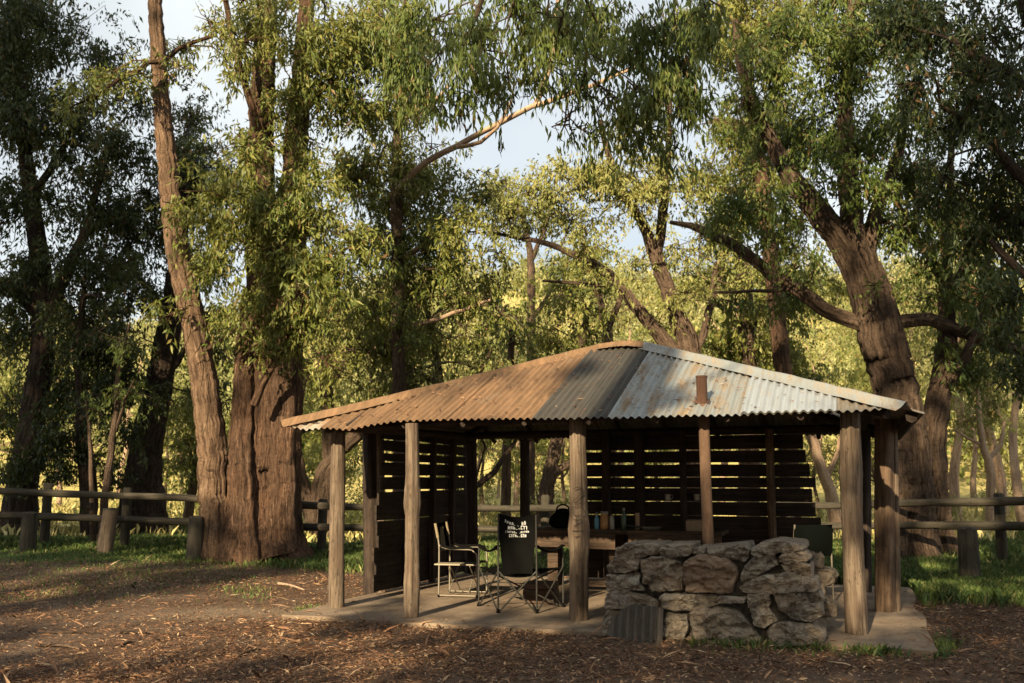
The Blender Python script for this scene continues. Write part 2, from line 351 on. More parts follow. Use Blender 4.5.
# concrete floor of the shelter
def H(u, w_, z): return np.array([u - HUC, w_ - HWC, z])
SLAB = (-6.58, .66, 10.25, 16.0)
nu, nw = 60, 40
uu = np.linspace(SLAB[0], SLAB[1], nu); ww = np.linspace(SLAB[2], SLAB[3], nw); A, B = np.meshgrid(uu, ww)
edge = .05 * vnoise(A * 3, B * 3, 21) * ((A == uu[0]) | (B == ww[0]) | (A == uu[-1]))
g = MB(); top = np.stack([A - HUC + edge, B - HWC + edge, .004 * vnoise(A * 2, B * 2, 4) + 0 * A], -1); g.grid(top)
per = np.concatenate([top[0], top[1:, -1], top[-1, ::-1][1:], top[::-1, 0][1:]]); low = per.copy(); low[:, 2] = -.16; g.grid(np.stack([low, per]))
o = g.build('concrete_floor', CONC, smooth=False); o.location = HUT_LOC; o.rotation_euler = (0, 0, HUT_ROT); tag(o, kind='structure')

# ------------------------------------------------------------------ leaves
def unit(a): return a / (np.linalg.norm(a, axis=-1, keepdims=True) + 1e-9)
def leaf_quads(mb, base, d, side, L, W):
    d = unit(d); side = unit(side - d * (side * d).sum(-1, keepdims=True)); L = L[:, None]; W = W[:, None]
    up = np.cross(d, side)
    m = base + d * L * .42 + up * L * .05
    v = np.stack([base, m + side * W * .5, base + d * L, m - side * W * .5], 1).reshape(-1, 3)
    mb.add(v, np.arange(len(base) * 4).reshape(-1, 4))
def foliage(mb, clumps, L=.13, W=.028, per=15, droop=.8, spread=.75, density=1.0, seed=0):
    """clumps: rows (x,y,z, rx,ry,rz, n). Leaves hang in sprays along short drooping twigs."""
    r = np.random.default_rng(seed)
    for x, y, z, rx, ry, rz, n in clumps:
        ns = max(2, int(n * density / per)); q = unit(r.normal(size=(ns, 3))) * (r.uniform(0, 1, (ns, 1)) ** .45)
        # a few sub-lumps make the outline uneven
        k = 5; lump = unit(r.normal(size=(k, 3))) * .55; q = np.where(r.uniform(0, 1, (ns, 1)) < .3, q * 1.45, q * .5 + lump[r.integers(0, k, ns)] * r.uniform(.6, 1.35, (ns, 1)))
        c = q * np.array([rx, ry, rz]) + np.array([x, y, z])
        axd = unit(q * .7 + r.normal(size=(ns, 3)) * .6 + np.array([0, 0, -.35]))
        sl_ = r.uniform(2.2, 4.5, ns) * L
        tt = r.uniform(0, 1, (ns, per, 1))
        base = c[:, None] + axd[:, None] * sl_[:, None, None] * (tt - .5) + np.array([0, 0, -1.0]) * (sl_[:, None, None] * .35 * tt ** 2) + r.normal(0, L * .3, (ns, per, 3))
        d = axd[:, None] * .35 + np.array([0, 0, -droop]) + r.normal(0, spread * .6, (ns, per, 3))
        side = r.normal(size=(ns, per, 3)); gs = r.uniform(.65, 1.3, (ns, 1)); ll = L * gs * r.uniform(.6, 1.3, (ns, per)); wl = W * gs ** .5 * r.uniform(.65, 1.35, (ns, per))
        leaf_quads(mb, base.reshape(-1, 3), d.reshape(-1, 3), side.reshape(-1, 3), ll.ravel(), wl.ravel())

def tree(name, label, cat, Y, limbs, clumps, bark, leaf, L=.13, W=.028, dens=1.0, droop=.8, group=None, ridge=.05, seed=1, base_px=None, limb_bark=None, thick=.9, twigs=True, sides=28, lw=1.0, auto=0, anyz=False, stem_bark=None):
    """limbs: lists of (px, py or None for the ground, half width in px[, depth offset]); clumps: (px, py, rx, ry[, depth offset])"""
    L *= 1.15; W *= 1.45
    r = np.random.default_rng(seed); tr = MB(); br = tr; allp = []; limbs_ = []; mains = []
    bx = limbs[0][0][0] if base_px is None else base_px
    X0 = ray(bx, 540)[0] * Y; root = np.array([X0, Y, float(gz(X0, Y))])
    for li, lm in enumerate(limbs):
        pts = []; rad = []
        for q in lm:
            dy = q[3] if len(q) > 3 else 0.0
            if q[1] is None:
                a = ray(q[0], 545)[0]; yy = Y + dy; p = np.array([a * yy, yy, float(gz(a * yy, yy)) - .15])
            else: p = P(q[0], q[1], Y + dy)
            pts.append(p); rad.append(q[2] * lw * (Y + dy) / F)
        pts = np.array(pts); rad = np.array(rad); big = rad.max() > .12
        pr, rr = resample(pts, rad, (.10 if rad.max() > .25 else .2) if big else .3); pr = pr + r.normal(0, .012 if big else .030, pr.shape) * (rr[:, None] / .15).clip(.3, 1)
        tr_ = tr if not ((limb_bark and li > 0 and lm[0][1] is not None) or (stem_bark and li == 1)) else MB(); tr_.tube(pr, rr, (56 if rr.max() > .3 else sides) if big else 9, ridge if big else .09, seed=seed * 31 + li)
        allp.append(np.concatenate([pr, rr[:, None]], 1))
        mains.append(tr_ is tr)
        if tr_ is not tr: limbs_.append((tr_, limb_bark if lm[0][1] is not None else stem_bark))
    allfull = np.concatenate(allp); allp_main = [q for q, m_ in zip(allp, mains) if m_]; allp = allfull
    cl = []; clumps = list(clumps)
    allp = np.concatenate(allp_main) if allp_main else allp
    fine = allp[(allp[:, 3] < .16) & (allp[:, 2] > 3.2)]
    for _ in range(auto if len(fine) else 0):      # extra small clumps along the thinner limbs
        q = fine[r.integers(0, len(fine))]; px = 512 + (q[0] / q[1]) * F * 1.0; e = q[2] - CAMZ
        fw = q[1] * CP + e * SP; up_ = e * CP - q[1] * SP; px = 512 + q[0] / fw * F; py = 341.5 - up_ / fw * F
        clumps.append((px + r.normal(0, 26), py + r.normal(4, 20), r.uniform(16, 30), r.uniform(11, 20), q[1] - Y + r.normal(0, .9), r.uniform(.4, .9)))
    allp = allfull
    for c in clumps:
        dy = c[4] if len(c) > 4 else r.uniform(-1.2, 1.2)
        yy = Y + dy; p = P(c[0], c[1], yy); s = yy / F * 1.18; rx, rz = c[2] * s, c[3] * s
        n = 2.6 * c[2] * c[3] * dens * (.13 * .028) / (L * W) * (20.0 / yy) ** -2 * (c[5] if len(c) > 5 else 1)
        cl.append((*p, rx, max(.5, thick * (rx + rz) / 2), rz, n))
        if twigs:
            cand = allp if anyz else allp[allp[:, 2] < p[2] + rz * .8]; cand = allp if len(cand) == 0 else cand
            dist = np.linalg.norm(cand[:, :3] - p, axis=1); k = int(np.argmin(dist)); q = cand[k, :3]
            mid = (q + p) / 2 + r.normal(0, .15, 3) + np.array([0, 0, .12 * dist[k]])
            r0 = min(cand[k, 3] * .6, .012 + .012 * dist[k])
            br.tube(np.array([q, mid, p]), np.array([r0, r0 * .7, .010]), 6, step=.3, cap=False)
            for _ in range(8):
                e = p + unit(r.normal(size=3)) * np.array([rx, rx, rz]) * r.uniform(.7, 1.25); st = p + (mid - p) * r.uniform(0, .5)
                br.tube(np.array([st, (st + e) / 2 + r.normal(0, .1, 3), e]), np.array([.014, .010, .004]), 5, step=.35, cap=False)
    rt = thing(name, label, cat, root, 0, group)
    tr.build('trunk', bark, rt, origin=root)
    for q, m_ in limbs_: q.build('limb' if m_ is limb_bark else 'stem', m_, rt, origin=root)
    if cl:
        f = MB(); foliage(f, cl, L, W, droop=droop, seed=seed + 100); f.build('crown', leaf, rt, origin=root, smooth=False)
    return rt
# ------------------------------------------------------------------ the shelter
hut = thing('picnic_shelter', 'open timber picnic shelter with a hipped rusty corrugated iron roof on rough posts', 'shelter', HUT_LOC, HUT_ROT)
EW0, EW1, RZ = 10.6, 16.05, 3.47          # eave lines front / back, ridge height
RU0, RU1, RW = -3.41, -2.75, 13.33
eu, ez = [], []
for px, py in ((284, 425), (306, 430), (325, 428), (350, 430), (372, 425), (395, 422), (454, 420), (515, 419.5), (575, 419), (640, 417.5), (700, 416), (790, 414), (850, 412), (905, 408)):
    q = on_w(px, py, EW0); eu.append(q[0]); ez.append(q[2])
EU0, EU1 = -6.86, .47
def eave_z(u): return np.interp(u, eu, ez)
EZ = float(np.mean(ez))

def roof_sheet(mb, A, B, C, D, a0, a1, t0=0.0, t1=1.0, off=0.0, pitch=.088, amp=.0145, dz=None, jag=0.0, nt_=14, skew=0.0):
    """one corrugated sheet of the plane with eave A-B and top edge C-D (hut frame), from a0 to a1 along the eave"""
    A, B, C, D = [np.array(q, float) for q in (A, B, C, D)]
    e = B - A; L = np.linalg.norm(e); e /= L; aC = (C - A) @ e; aD = (D - A) @ e; up = C - A - e * aC
    nrm = np.cross(e, up); nrm /= np.linalg.norm(nrm); nrm *= np.sign(nrm[2])
    a = np.arange(a0, a1 + .001, pitch / 8); frac = np.where(a < aC, a / aC, np.where(a > aD, (L - a) / (L - aD), 1.0)).clip(0, 1)
    tt = np.linspace(0, 1, nt_)
    T = np.minimum(t0 + (t1 - t0) * tt[:, None], 9) ; Tm = np.where(T > frac[None], frac[None], T)
    wav = amp * np.sin(2 * math.pi * a / pitch)[None] * np.ones_like(Tm)
    p = A + e * a[None, :, None] + up * Tm[..., None] + nrm * (wav + off + .004 * np.sin(a * 2.3)[None] * np.sin(Tm * 9))[..., None]
    if dz is not None: p[..., 2] += dz(a)[None] * (1 - Tm) ** 1.6
    if jag: p -= (up / np.linalg.norm(up)) * (jag * (1 - tt[:, None]) ** 6)[..., None]
    mb.grid(p - np.array([HUC, HWC, 0]))
cA, cB = (EU0, EW0, EZ), (EU1, EW0, EZ); rC, rD = (RU0, RW, RZ), (RU1, RW, RZ); bA, bB = (EU0, EW1, EZ), (EU1, EW1, EZ)
roof = MB()
dzf = lambda a: eave_z(EU0 + a) - EZ
LW_ = EU1 - EU0
roof_sheet(roof, bA, bB, rC, rD, 0, LW_, nt_=10, off=.0, dz=lambda a: .05 + .03 * np.sin(a * 1.7) - .09 * np.exp(-((a - 1.4) / .35) ** 2))
roof_sheet(roof, cA, bA, rC, rC, 0, EW1 - EW0, nt_=8)
sB = (.73, EW0, EZ); roof_sheet(roof, sB, (.70, EW1, EZ), rD, rD, .78, EW1 - EW0, nt_=8, dz=lambda a: (eave_z(EU1) - EZ) * (1 - a / 5.45))
roofo = roof.build('roof', ZINC_STAIN, hut)
def a_at(px): return float(on_w(px, 419, EW0)[0] - EU0)
sheets = [(0.0, a_at(325), RUST_PALE, 0, 1, 'pale part-rusted roof sheet at the left corner'), (a_at(325), a_at(391), RUST, 0, 1, None), (a_at(391), a_at(443), RUST, 0, 1, None),
          (a_at(443), a_at(491), RUST, 0, 1, None), (a_at(491), a_at(535), RUST, 0, 1, None), (a_at(535), a_at(573), IRON_GREY, 0, 1, 'grimy grey-brown roof sheet'), (a_at(573), a_at(612), IRON_GREY, 0, 1, 'grimy grey-brown roof sheet'),
          (a_at(612), a_at(655), ZINC, 0, 1, 'silver roof sheet'), (a_at(655), a_at(700), ZINC, 0, 1, 'silver roof sheet'), (a_at(700), a_at(745), ZINC, 0, 1, 'silver roof sheet'),
          (a_at(745), a_at(845), ZINC_STAIN, 0, 1, 'stained roof sheet above a silver patch'), (a_at(745), a_at(833), ZINC_NEW, 0, .43, 'clean silver patch sheet'), (a_at(845), a_at(880), ZINC_STAIN, 0, 1, 'stained roof sheet'), (a_at(880), LW_, ZINC, 0, 1, 'silver roof sheet')]
for k, (a0, a1, m, t0, t1, lb) in enumerate(sheets):
    mb = MB(); roof_sheet(mb, cA, cB, rC, rD, max(0, a0 - .05), a1 + .04 if a1 < LW_ else a1, t0, t1, off=.004 + .005 * (k % 3) + (.012 if t1 < 1 else 0), dz=dzf, jag=rng.uniform(-.02, .025))
    o = mb.build('roof_sheet', m, roofo)
    if lb: o['label'] = lb
def cap_strip(name, p, q, mat, w_=.15, sag=0.0, parent=roofo, bend=0.0):
    p = np.array(p, float) - (HUC, HWC, 0); q = np.array(q, float) - (HUC, HWC, 0); n = 26; mb = MB()
    d = (q - p) / np.linalg.norm(q - p); hz = np.cross(d, (0, 0, 1)); hz /= np.linalg.norm(hz); upv = np.cross(hz, d)
    prof = [(-w_, -.055 + bend), (-w_ * .55, -.022), (-.035, .012), (-.02, .035), (0, .045), (.02, .035), (.035, .012), (w_ * .55, -.022), (w_, -.055 + bend)]
    tt = np.linspace(0, 1, n); c = p + (q - p) * tt[:, None]; c[:, 2] += .03 + sag * np.sin(tt * math.pi) + rng.normal(0, .003, n)
    mb.grid(np.stack([c + hz * a + upv * b for a, b in prof], 1)); return mb.build(name, mat, parent)
zl, zr = float(eave_z(EU0)), float(eave_z(EU1))
cap_strip('hip_cap', (EU0 - .03, EW0 - .03, zl - .01), rC, RUST, .10, -.012)
cap_strip('hip_cap', (EU1 + .03, EW0 - .03, zr - .01), rD, ZINC, .14, -.0)
cap_strip('hip_cap', (EU0, EW1, EZ), rC, RUST); cap_strip('hip_cap', (EU1, EW1, EZ), rD, ZINC_STAIN)
cap_strip('ridge_cap', rC, rD, RUST, .16, .03)

# frame of the roof: plates and rafters
fr = MB()
def bar(a, b, r=.05, mb=None): (mb or fr).tube(np.array([H(*a), H(*b)]), r, 7, .06, step=.5)
def roof_z(u, w_):  # underside of the hipped roof
    t = min((w_ - EW0) / (RW - EW0), (EW1 - w_) / (EW1 - RW), max(0, (u - EU0)) / (RU0 - EU0), max(0, (EU1 - u)) / (EU1 - RU1)); return EZ + (RZ - EZ) * t
bar((-6.5, 11.05, 2.27), (-3.1, 11.03, 2.36), .075); bar((-3.1, 11.03, 2.36), (.2, 11.03, 2.40), .075)
bar((-6.4, 15.55, 2.36), (.3, 15.55, 2.38), .07); bar((-6.35, 11.0, 2.3), (-6.3, 15.6, 2.34), .07); bar((.12, 11.0, 2.39), (.12, 15.6, 2.38), .07)
bar((-6.7, 10.75, 2.24), (RU0, RW, RZ - .1), .05); bar((.60, 11.5, 2.30), (.60, 15.9, 2.26), .07); bar((.33, 10.75, 2.28), (RU1, RW, RZ - .1), .05); bar((-6.7, 15.9, 2.27), (RU0, RW, RZ - .1), .05); bar((.33, 15.9, 2.27), (RU1, RW, RZ - .1), .05)
for u in np.arange(-6.0, .2, .78):
    for sgn, we in ((1, EW0), (-1, EW1)):
        t = min(1, (u - EU0) / (RU0 - EU0), (EU1 - u) / (EU1 - RU1)); wt = we + (RW - we) * t
        bar((u, we + .1 * sgn, EZ - .02), (u, wt, EZ + (RZ - EZ) * t - .08), .036)
fr.build('roof_frame', WOOD_DARK, hut)

def post_at(px0, py0, px1, hw, w_=None, z1=2.32, mat=WOOD_POST, bend=0.0, bulges=(), label=None, name='post', side=16, xy=None, seed=None, square=.75):
    """a rough post standing at the foot pixel, leaning to px1 at the height of the plate"""
    f = on_z(px0, py0, 0.0); Y = f[1]; u, wv = to_uw(f[0], f[1])
    a1 = ray(px1, 430)[0] * Y; u1, w1 = to_uw(a1, Y)
    n = 16; tt = np.linspace(0, 1, n); r = hw * Y / F; c = np.stack([u + (u1 - u) * tt + bend * np.sin(tt * math.pi), wv + (w1 - wv) * tt, -.1 + (z1 + .1) * tt], 1)
    rad = r * (1.04 - .08 * tt)
    for (h, amt) in bulges: rad = rad * (1 + amt * np.exp(-((tt - h) / .05) ** 2))
    mb = MB(); mb.tube(c - (HUC, HWC, 0), rad, side + 8, .06, step=.05, seed=seed or int(px0), square=square); o = mb.build(name, mat, hut)
    if label: o['label'] = label
    return u, wv
post_at(336, 607, 338, 6.8, seed=11, label='square grey post at the front left corner'); post_at(411, 617, 412, 6.4, bulges=((.62, .28), (.2, .1)), bend=.012, z1=2.28, label='knobbly grey post second from the left')
pu, pw = post_at(578, 620, 577, 7.6, bulges=((.47, .22), (.4, .12)), bend=.01, label='grey post with marks carved down its face')
post_at(857, 634, 851, 9.0, bend=-.015, bulges=((.75, .08),), label='thick weathered post at the front right corner')
post_at(885, 611, 885, 8.2, mat=WOOD_BROWN_V, z1=2.36); post_at(897.5, 611, 895, 2.6, mat=WOOD_POST, z1=2.36, side=8)
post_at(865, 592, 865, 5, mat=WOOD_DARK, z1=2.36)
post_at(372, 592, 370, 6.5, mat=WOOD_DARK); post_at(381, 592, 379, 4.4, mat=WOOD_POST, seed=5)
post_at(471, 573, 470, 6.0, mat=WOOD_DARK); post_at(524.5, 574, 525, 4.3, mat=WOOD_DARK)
# carved marks on the third post: shallow dark strokes
mb = MB(); fz = P(577, 500, 11.43); py_mm = lambda py: CAMZ + ray(577, py)[1] * 11.3
marks = [[(573, 489), (579, 487), (582, 491), (578, 497), (573, 502), (581, 502)], [(573, 507), (581, 506), (582, 514), (574, 515), (573, 507)], [(573, 520), (581, 519), (581, 522), (574, 526)], [(572, 531), (583, 531)], [(574, 537), (580, 536)]]
for mk in marks:
    pts = []
    for px, py in mk:
        a, b = ray(px, py); Yp = 11.43 - .168 * 0 - .155 * math.sqrt(max(.1, 1 - ((px - 577) / 11) ** 2)); u, wv = to_uw(a * Yp, Yp); pts.append(H(u, wv, CAMZ + b * Yp))
    mb.tube(np.array(pts), .004, 5, step=.02)
mb.build('carved_marks', WOOD_DARK, hut)

# slab walls: rough horizontal boards with gaps, nailed to studs
def boards(name, zs, place, length, mat, axis):
    mb = MB()
    for z0, z1, e0, e1 in zs:
        n = 22; s_ = np.linspace(e0, e1, n); hgt = z1 - z0
        wob0 = .006 * vnoise(s_ * 3, z0 * 9 + 0 * s_, abs(int(z0 * 100))); wob1 = .008 * vnoise(s_ * 2.6, z1 * 7 + 0 * s_, int(z1 * 90) + 3)
        rows = []
        for (dz, th) in ((0, -.016), (0, .016), (1, .016), (1, -.016), (0, -.016)):
            zz = (z0 + wob0 if dz == 0 else z1 + wob1); off = th + .012 * (int(z0 * 50) % 2) + .004 * np.sin(s_ * 4 + z0 * 20)
            rows.append(place(s_, off, zz))
        p = np.stack(rows, 0); mb.grid(p)
        for k in (0, -1): mb.add(p[:4, k], [(0, 1, 2, 3)])
    return mb.build(name, mat, hut, smooth=False)
lev = [(.04, .275), (.25, .47), (.445, .66), (.636, .845), (.832, 1.018), (1.03, 1.245), (1.232, 1.432), (1.458, 1.645), (1.67, 1.85), (1.875, 1.995), (2.022, 2.17), (2.195, 2.32)]
wl0 = [12.35, 12.42, 12.33, 12.45, 12.4, 12.36, 12.44, 12.55, 12.5, 12.56, 12.52, 12.5]
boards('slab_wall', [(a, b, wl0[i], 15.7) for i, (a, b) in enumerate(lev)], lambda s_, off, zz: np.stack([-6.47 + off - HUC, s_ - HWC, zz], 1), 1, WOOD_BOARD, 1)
levb = [(.03, .24), (.215, .44), (.42, .64), (.62, .85), (.83, 1.04), (1.05, 1.255), (1.267, 1.47), (1.485, 1.635), (1.655, 1.848), (1.874, 2.055), (2.083, 2.30)]
ub1 = [-.62, -.66, -.6, -.64, -.55, -.62, -.66, -.6, -.68, -.73, -.76]
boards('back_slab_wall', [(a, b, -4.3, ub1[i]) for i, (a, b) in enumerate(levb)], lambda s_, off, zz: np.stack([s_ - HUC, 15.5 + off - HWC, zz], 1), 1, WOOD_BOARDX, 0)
for wv in (13.3, 14.2, 15.0):
    mb = MB(); mb.box(H(-6.40, wv, 1.16), (.09, .10, 2.3), 0, .008); mb.build('stud', WOOD_DARK, hut, smooth=False)
for px, m, rr in ((607, WOOD_DARK, .075), (640.5, WOOD_DARK, .085), (684, WOOD_DARK, .055), (772, WOOD_BROWN_V, .062)):
    q = on_w(px, 500, 15.38); mb = MB(); mb.tube(np.array([H(q[0], 15.38, 0), H(q[0] - .01, 15.38, 1.2), H(q[0], 15.38, 2.38)]), rr, 9, .06, step=.15); mb.build('stud', m, hut)
# ------------------------------------------------------------------ stone fireplace with its flue
fp = thing('stone_fireplace', 'low rough stone fireplace with a tall pipe flue at the front of the shelter', 'fireplace', HUT_LOC, HUT_ROT)
FW = 10.22
stones = [[(100,75),(150,56),(280,60),(290,95),(210,112),(105,112)],[(290,62),(410,60),(410,108),(330,112),(288,95)],[(425,75),(465,70),(470,95),(425,98)],[(470,75),(640,58),(650,95),(645,130),(600,125),(475,95)],
 [(655,80),(690,60),(760,43),(875,55),(885,82),(830,88),(760,95),(700,115),(660,108)],[(70,145),(105,112),(210,115),(205,160),(140,178),(68,172)],[(62,218),(72,178),(140,180),(205,165),(212,210),(235,248),(62,248)],
 [(205,120),(290,105),(378,125),(388,180),(382,252),(250,255),(212,205)],[(387,140),(420,105),(470,98),(560,115),(610,165),(604,205),(575,262),(392,260),(386,200)],[(612,212),(640,140),(662,110),(760,96),(778,138),(700,182),(620,228)],
 [(768,132),(790,97),(880,85),(905,110),(890,132),(840,137)],[(777,140),(850,136),(910,140),(910,192),(860,192),(800,172)],[(603,238),(700,190),(800,175),(935,196),(940,252),(780,257),(618,260)],
 [(62,320),(66,252),(150,250),(225,260),(292,290),(284,325)],[(288,268),(320,256),(522,262),(528,312),(430,328),(330,322),(288,305)],[(527,266),(638,272),(638,298),(530,302)],[(640,264),(738,260),(738,312),(645,322)],
 [(740,258),(846,258),(840,300),(950,300),(955,350),(900,374),(830,374),(768,322)],[(850,255),(945,253),(955,297),(848,300)],[(288,330),(405,345),(408,400),(380,470),(286,470)],[(408,328),(520,314),(602,330),(645,372),(712,470),(560,475),(420,470),(410,380)],
 [(640,300),(738,316),(768,372),(720,400),(672,385)],[(768,375),(905,378),(965,430),(950,475),(740,475),(725,410)],[(60,325),(286,328),(286,470),(45,470)]]
def stone(mb, poly, w0, depth, seed, bulge=.07):
    r = np.random.default_rng(seed)
    p3 = np.array([on_w(590 + x / 4.096, 530 + y / 4.096, w0) for x, y in poly])[:, [0, 2]]
    cen = p3.mean(0); q = np.concatenate([p3, p3[:1]]); L = np.concatenate([[0], np.cumsum(np.linalg.norm(np.diff(q, axis=0), axis=1))])
    n = 84; s_ = np.linspace(0, L[-1], n, endpoint=False); o = np.stack([np.interp(s_, L, q[:, 0]), np.interp(s_, L, q[:, 1])], 1)
    for _ in range(2): o = .25 * np.roll(o, 1, 0) + .5 * o + .25 * np.roll(o, -1, 0)
    rings = []; ph = r.uniform(0, 6, 8); tilt = r.uniform(-.05, .05, 2) / .2
    prof = [(1.018, depth), (1.018, .09), (1.012, .045), (.985, .014), (.96, -.006)] + [(q, -.012 - .012 * (1 - q)) for q in (.93, .88, .82, .76, .69, .62, .55, .48, .4, .32, .24, .15, .02)]
    sd = Vector((seed * 3.7, seed * 1.3, seed * .7))
    for k, (sc2, dd) in enumerate(prof):
        pt = cen + (o - cen) * sc2; x, z = pt[:, 0], pt[:, 1]; nz = np.zeros(n)
        for q in range(n):
            pv = Vector((x[q] * 5, z[q] * 8, .3)) + sd; a1 = MN.noise(pv); a2 = MN.noise(pv * 2.6); a3 = MN.noise(pv * 6.5)
            nz[q] = .008 * a1 + .046 * math.floor((a1 + .6 * a2) * 4.2) / 4.2 + .010 * a2 + .008 * a3 + .012 * abs(a2)
        dpt = dd * (bulge / .07) + (nz * (.8 if sc2 > .96 else 1.15) if k > 0 else 0) + (x - cen[0]) * tilt[0] + (z - cen[1]) * tilt[1] * .6
        if 0 < k < 5: pt = pt + np.stack([nz * .5, nz[::-1] * .5], 1)
        rings.append(np.stack([pt[:, 0] - HUC, w0 + dpt - HWC, pt[:, 1]], 1))
    v = np.concatenate(rings); m = len(rings); i = np.arange(m - 1)[:, None] * n; j = np.arange(n)[None]; j2 = (j + 1) % n
    mb.add(v, np.stack([i + j, i + j2, i + n + j2, i + n + j], -1).reshape(-1, 4)[:, ::-1])
sm = MB()
for k, pl in enumerate(stones):
    if k == 8: continue
    stone(sm, pl, FW + rng.uniform(-.025, .025), .75 if k < 5 else rng.uniform(.3, .45), k + 40, .07 if k not in (14, 8) else .10)
# side and back courses, built of rough blocks
def block(mb, c, size, seed):
    r = np.random.default_rng(seed); n1, n2 = 9, 16; th = np.linspace(0, 2 * math.pi, n2, endpoint=False); v = []
    for a in np.linspace(-math.pi / 2, math.pi / 2, n1):
        ca, sa = math.cos(a), math.sin(a); pw_ = .45
        x = np.sign(np.cos(th)) * np.abs(np.cos(th)) ** pw_ * np.abs(ca) ** pw_; y = np.sign(np.sin(th)) * np.abs(np.sin(th)) ** pw_ * np.abs(ca) ** pw_; z = np.full(n2, np.sign(sa) * abs(sa) ** pw_)
        v.append(np.stack([x * size[0], y * size[1], z * size[2]], 1) / 2 + r.normal(0, .012, (n2, 3)))
    v = np.concatenate(v) + np.array(c); i = np.arange(n1 - 1)[:, None] * n2; j = np.arange(n2)[None]; j2 = (j + 1) % n2
    mb.add(v, np.stack([i + j, i + j2, i + n2 + j2, i + n2 + j], -1).reshape(-1, 4))
fl, frt = on_w(608, 600, FW)[0], on_w(818, 600, FW)[0]
for sgn, ux in ((-1, fl + .10), (1, frt - .12)):
    for k in range(5):
        z = .08 + k * .175; wv = FW + .42; ux = ux - sgn * .05
        for q in range(2):
            block(sm, H(ux - sgn * (.02 * k), wv + q * .36, z), (.24, .36, .185), 200 + k * 4 + q + (60 if sgn > 0 else 0))
for k in range(5):
    for q in range(6): block(sm, H(fl + .2 + q * .36 + .1 * (k % 2), FW + .92, .08 + k * .165), (.37, .24, .175), 300 + k * 7 + q)
so_ = sm.build('stonework', STONE, fp); so_.data.set_sharp_from_angle(angle=R(28))
cm = MB(); stone(cm, stones[8], FW - .03, .45, 48, .09); co_ = cm.build('centre_stone', plain('orange_tan_stone', (.22, .15, .098), .9, 0, 6, .9), fp); co_.data.set_sharp_from_angle(angle=R(28)); co_['label'] = 'squarish orange-tan stone'
mb = MB(); mb.box(H((fl + frt) / 2, FW + .48, .385), (frt - fl - .16, .78, .90), 0, .02); mb.build('mortar_core', MORTAR, fp, smooth=False)
fu = on_w(706.5, 500, 10.95)[0]
mb = MB(); mb.tube(np.array([H(fu + .01, 10.95, .7), H(fu, 10.95, 1.5), H(fu - .005, 10.95, 2.45)]), .062, 16, .008, step=.25); mb.build('flue_pipe', m_metal('brown_flue_iron', (.13, .098, .07), (.12, .07, .043), .5, .1, (.05, .04, .03), .6, .7), fp)
zf = on_w(705, 403, 10.98)[2]
mb = MB(); mb.tube(np.array([H(fu - .02, 10.97, zf - .12), H(fu - .02, 10.97, zf + .31)]), .062, 16, .006, step=.1, cap=False); mb.tube(np.array([H(fu - .02, 10.97, zf + .29), H(fu - .02, 10.97, zf + .31)]), .067, 16, cap=False)
mb.box(H(fu - .02, 10.97, zf + .02), (.165, .12, .010), 0, .004, rx=R(23)); o = mb.build('flue_stack', m_metal('rusty_flue_iron', (.05, .03, .022), (.07, .034, .02), .5, .05, (.04, .03, .022), .6, .8), fp); o['label'] = 'short rusty flue stack above the roof'

# corrugated scrap leaning on the lower left of the stones
mb = MB(); q0 = on_w(606, 638, 10.05); q1 = on_w(662, 638, 10.05); us = np.linspace(q0[0], q1[0], 70); rows = []
for k, tt in enumerate(np.linspace(0, 1, 10)):
    topcut = .36 * np.interp(us, [q0[0], q0[0] + .12, q0[0] + .25, q1[0]], [.35, .8, 1, .97]); rows.append(np.stack([us, 10.03 + .12 * tt + .022 * np.sin(us * 2 * math.pi / .082), -.05 + topcut * tt], 1))
mb.grid(np.stack(rows) - (HUC, HWC, 0))
o = mb.build('iron_offcut', plain('dark_dirty_iron', (.10, .082, .064), .8, .1, 9, .7)); o.location = HUT_LOC; o.rotation_euler = (0, 0, HUT_ROT)
tag(o, 'dirty ribbed iron offcut leaning on the lower left of the stone fireplace', 'iron sheet')

# ------------------------------------------------------------------ bench, and what stands on it
bl, brr = on_w(536, 540, 14.2)[0], on_w(722, 540, 14.2)[0]; bt = .865
be = thing('timber_bench', 'long brown timber serving bench along the dark back wall', 'bench', HUT_LOC, HUT_ROT)
mb = MB()
for k in range(3): mb.box(H((bl + brr) / 2, 14.32 + k * .27, bt - .03), (brr - bl, .255, .055), 0, .006)
mb.build('bench_top', WOOD_BROWN, be, smooth=False)
cuts = [(bl, -4.12), (-4.1, -3.98), (-3.96, -3.42), (-3.22, brr)]
for k, (a, b) in enumerate(cuts):
    mb = MB(); mb.box(H((a + b) / 2, 14.17 - .012 * (k % 2), bt - .14 - .01 * (k % 3)), (b - a, .05, .24 + .02 * (k % 2)), 0, .005); mb.build('front_board', WOOD_BROWN, be, smooth=False)
for uu_ in (bl + .2, -3.5, -2.6):
    mb = MB(); mb.box(H(uu_, 14.55, .39), (.16, .3, .78), 0, .01); mb.build('leg', WOOD_BROWN, be, smooth=False)
mb = MB(); mb.box(H(-3.0, 14.1, .10), (1.9, .22, .09), 0, .01); mb.build('foot_rail', WOOD_BROWN, be, smooth=False)
def on_bench(px, wv=14.35): q = on_w(px, 525, wv); x, y = to_xy(q[0], wv); return (x, y, bt)
GLASS_BLUE = plain('blue_plastic', (.12, .30, .42), .35); AMBER = plain('amber_jar', (.42, .20, .07), .3); PALEJ = plain('pale_jar', (.34, .32, .26), .4); GREENB = plain('green_bottle_glass', (.06, .09, .05), .2)
CARD = plain('brown_cardboard', (.27, .19, .12), .85); TIN = plain('old_tin', (.38, .33, .26), .5, .4); CANDLE = plain('brown_wax', (.30, .19, .12), .6)
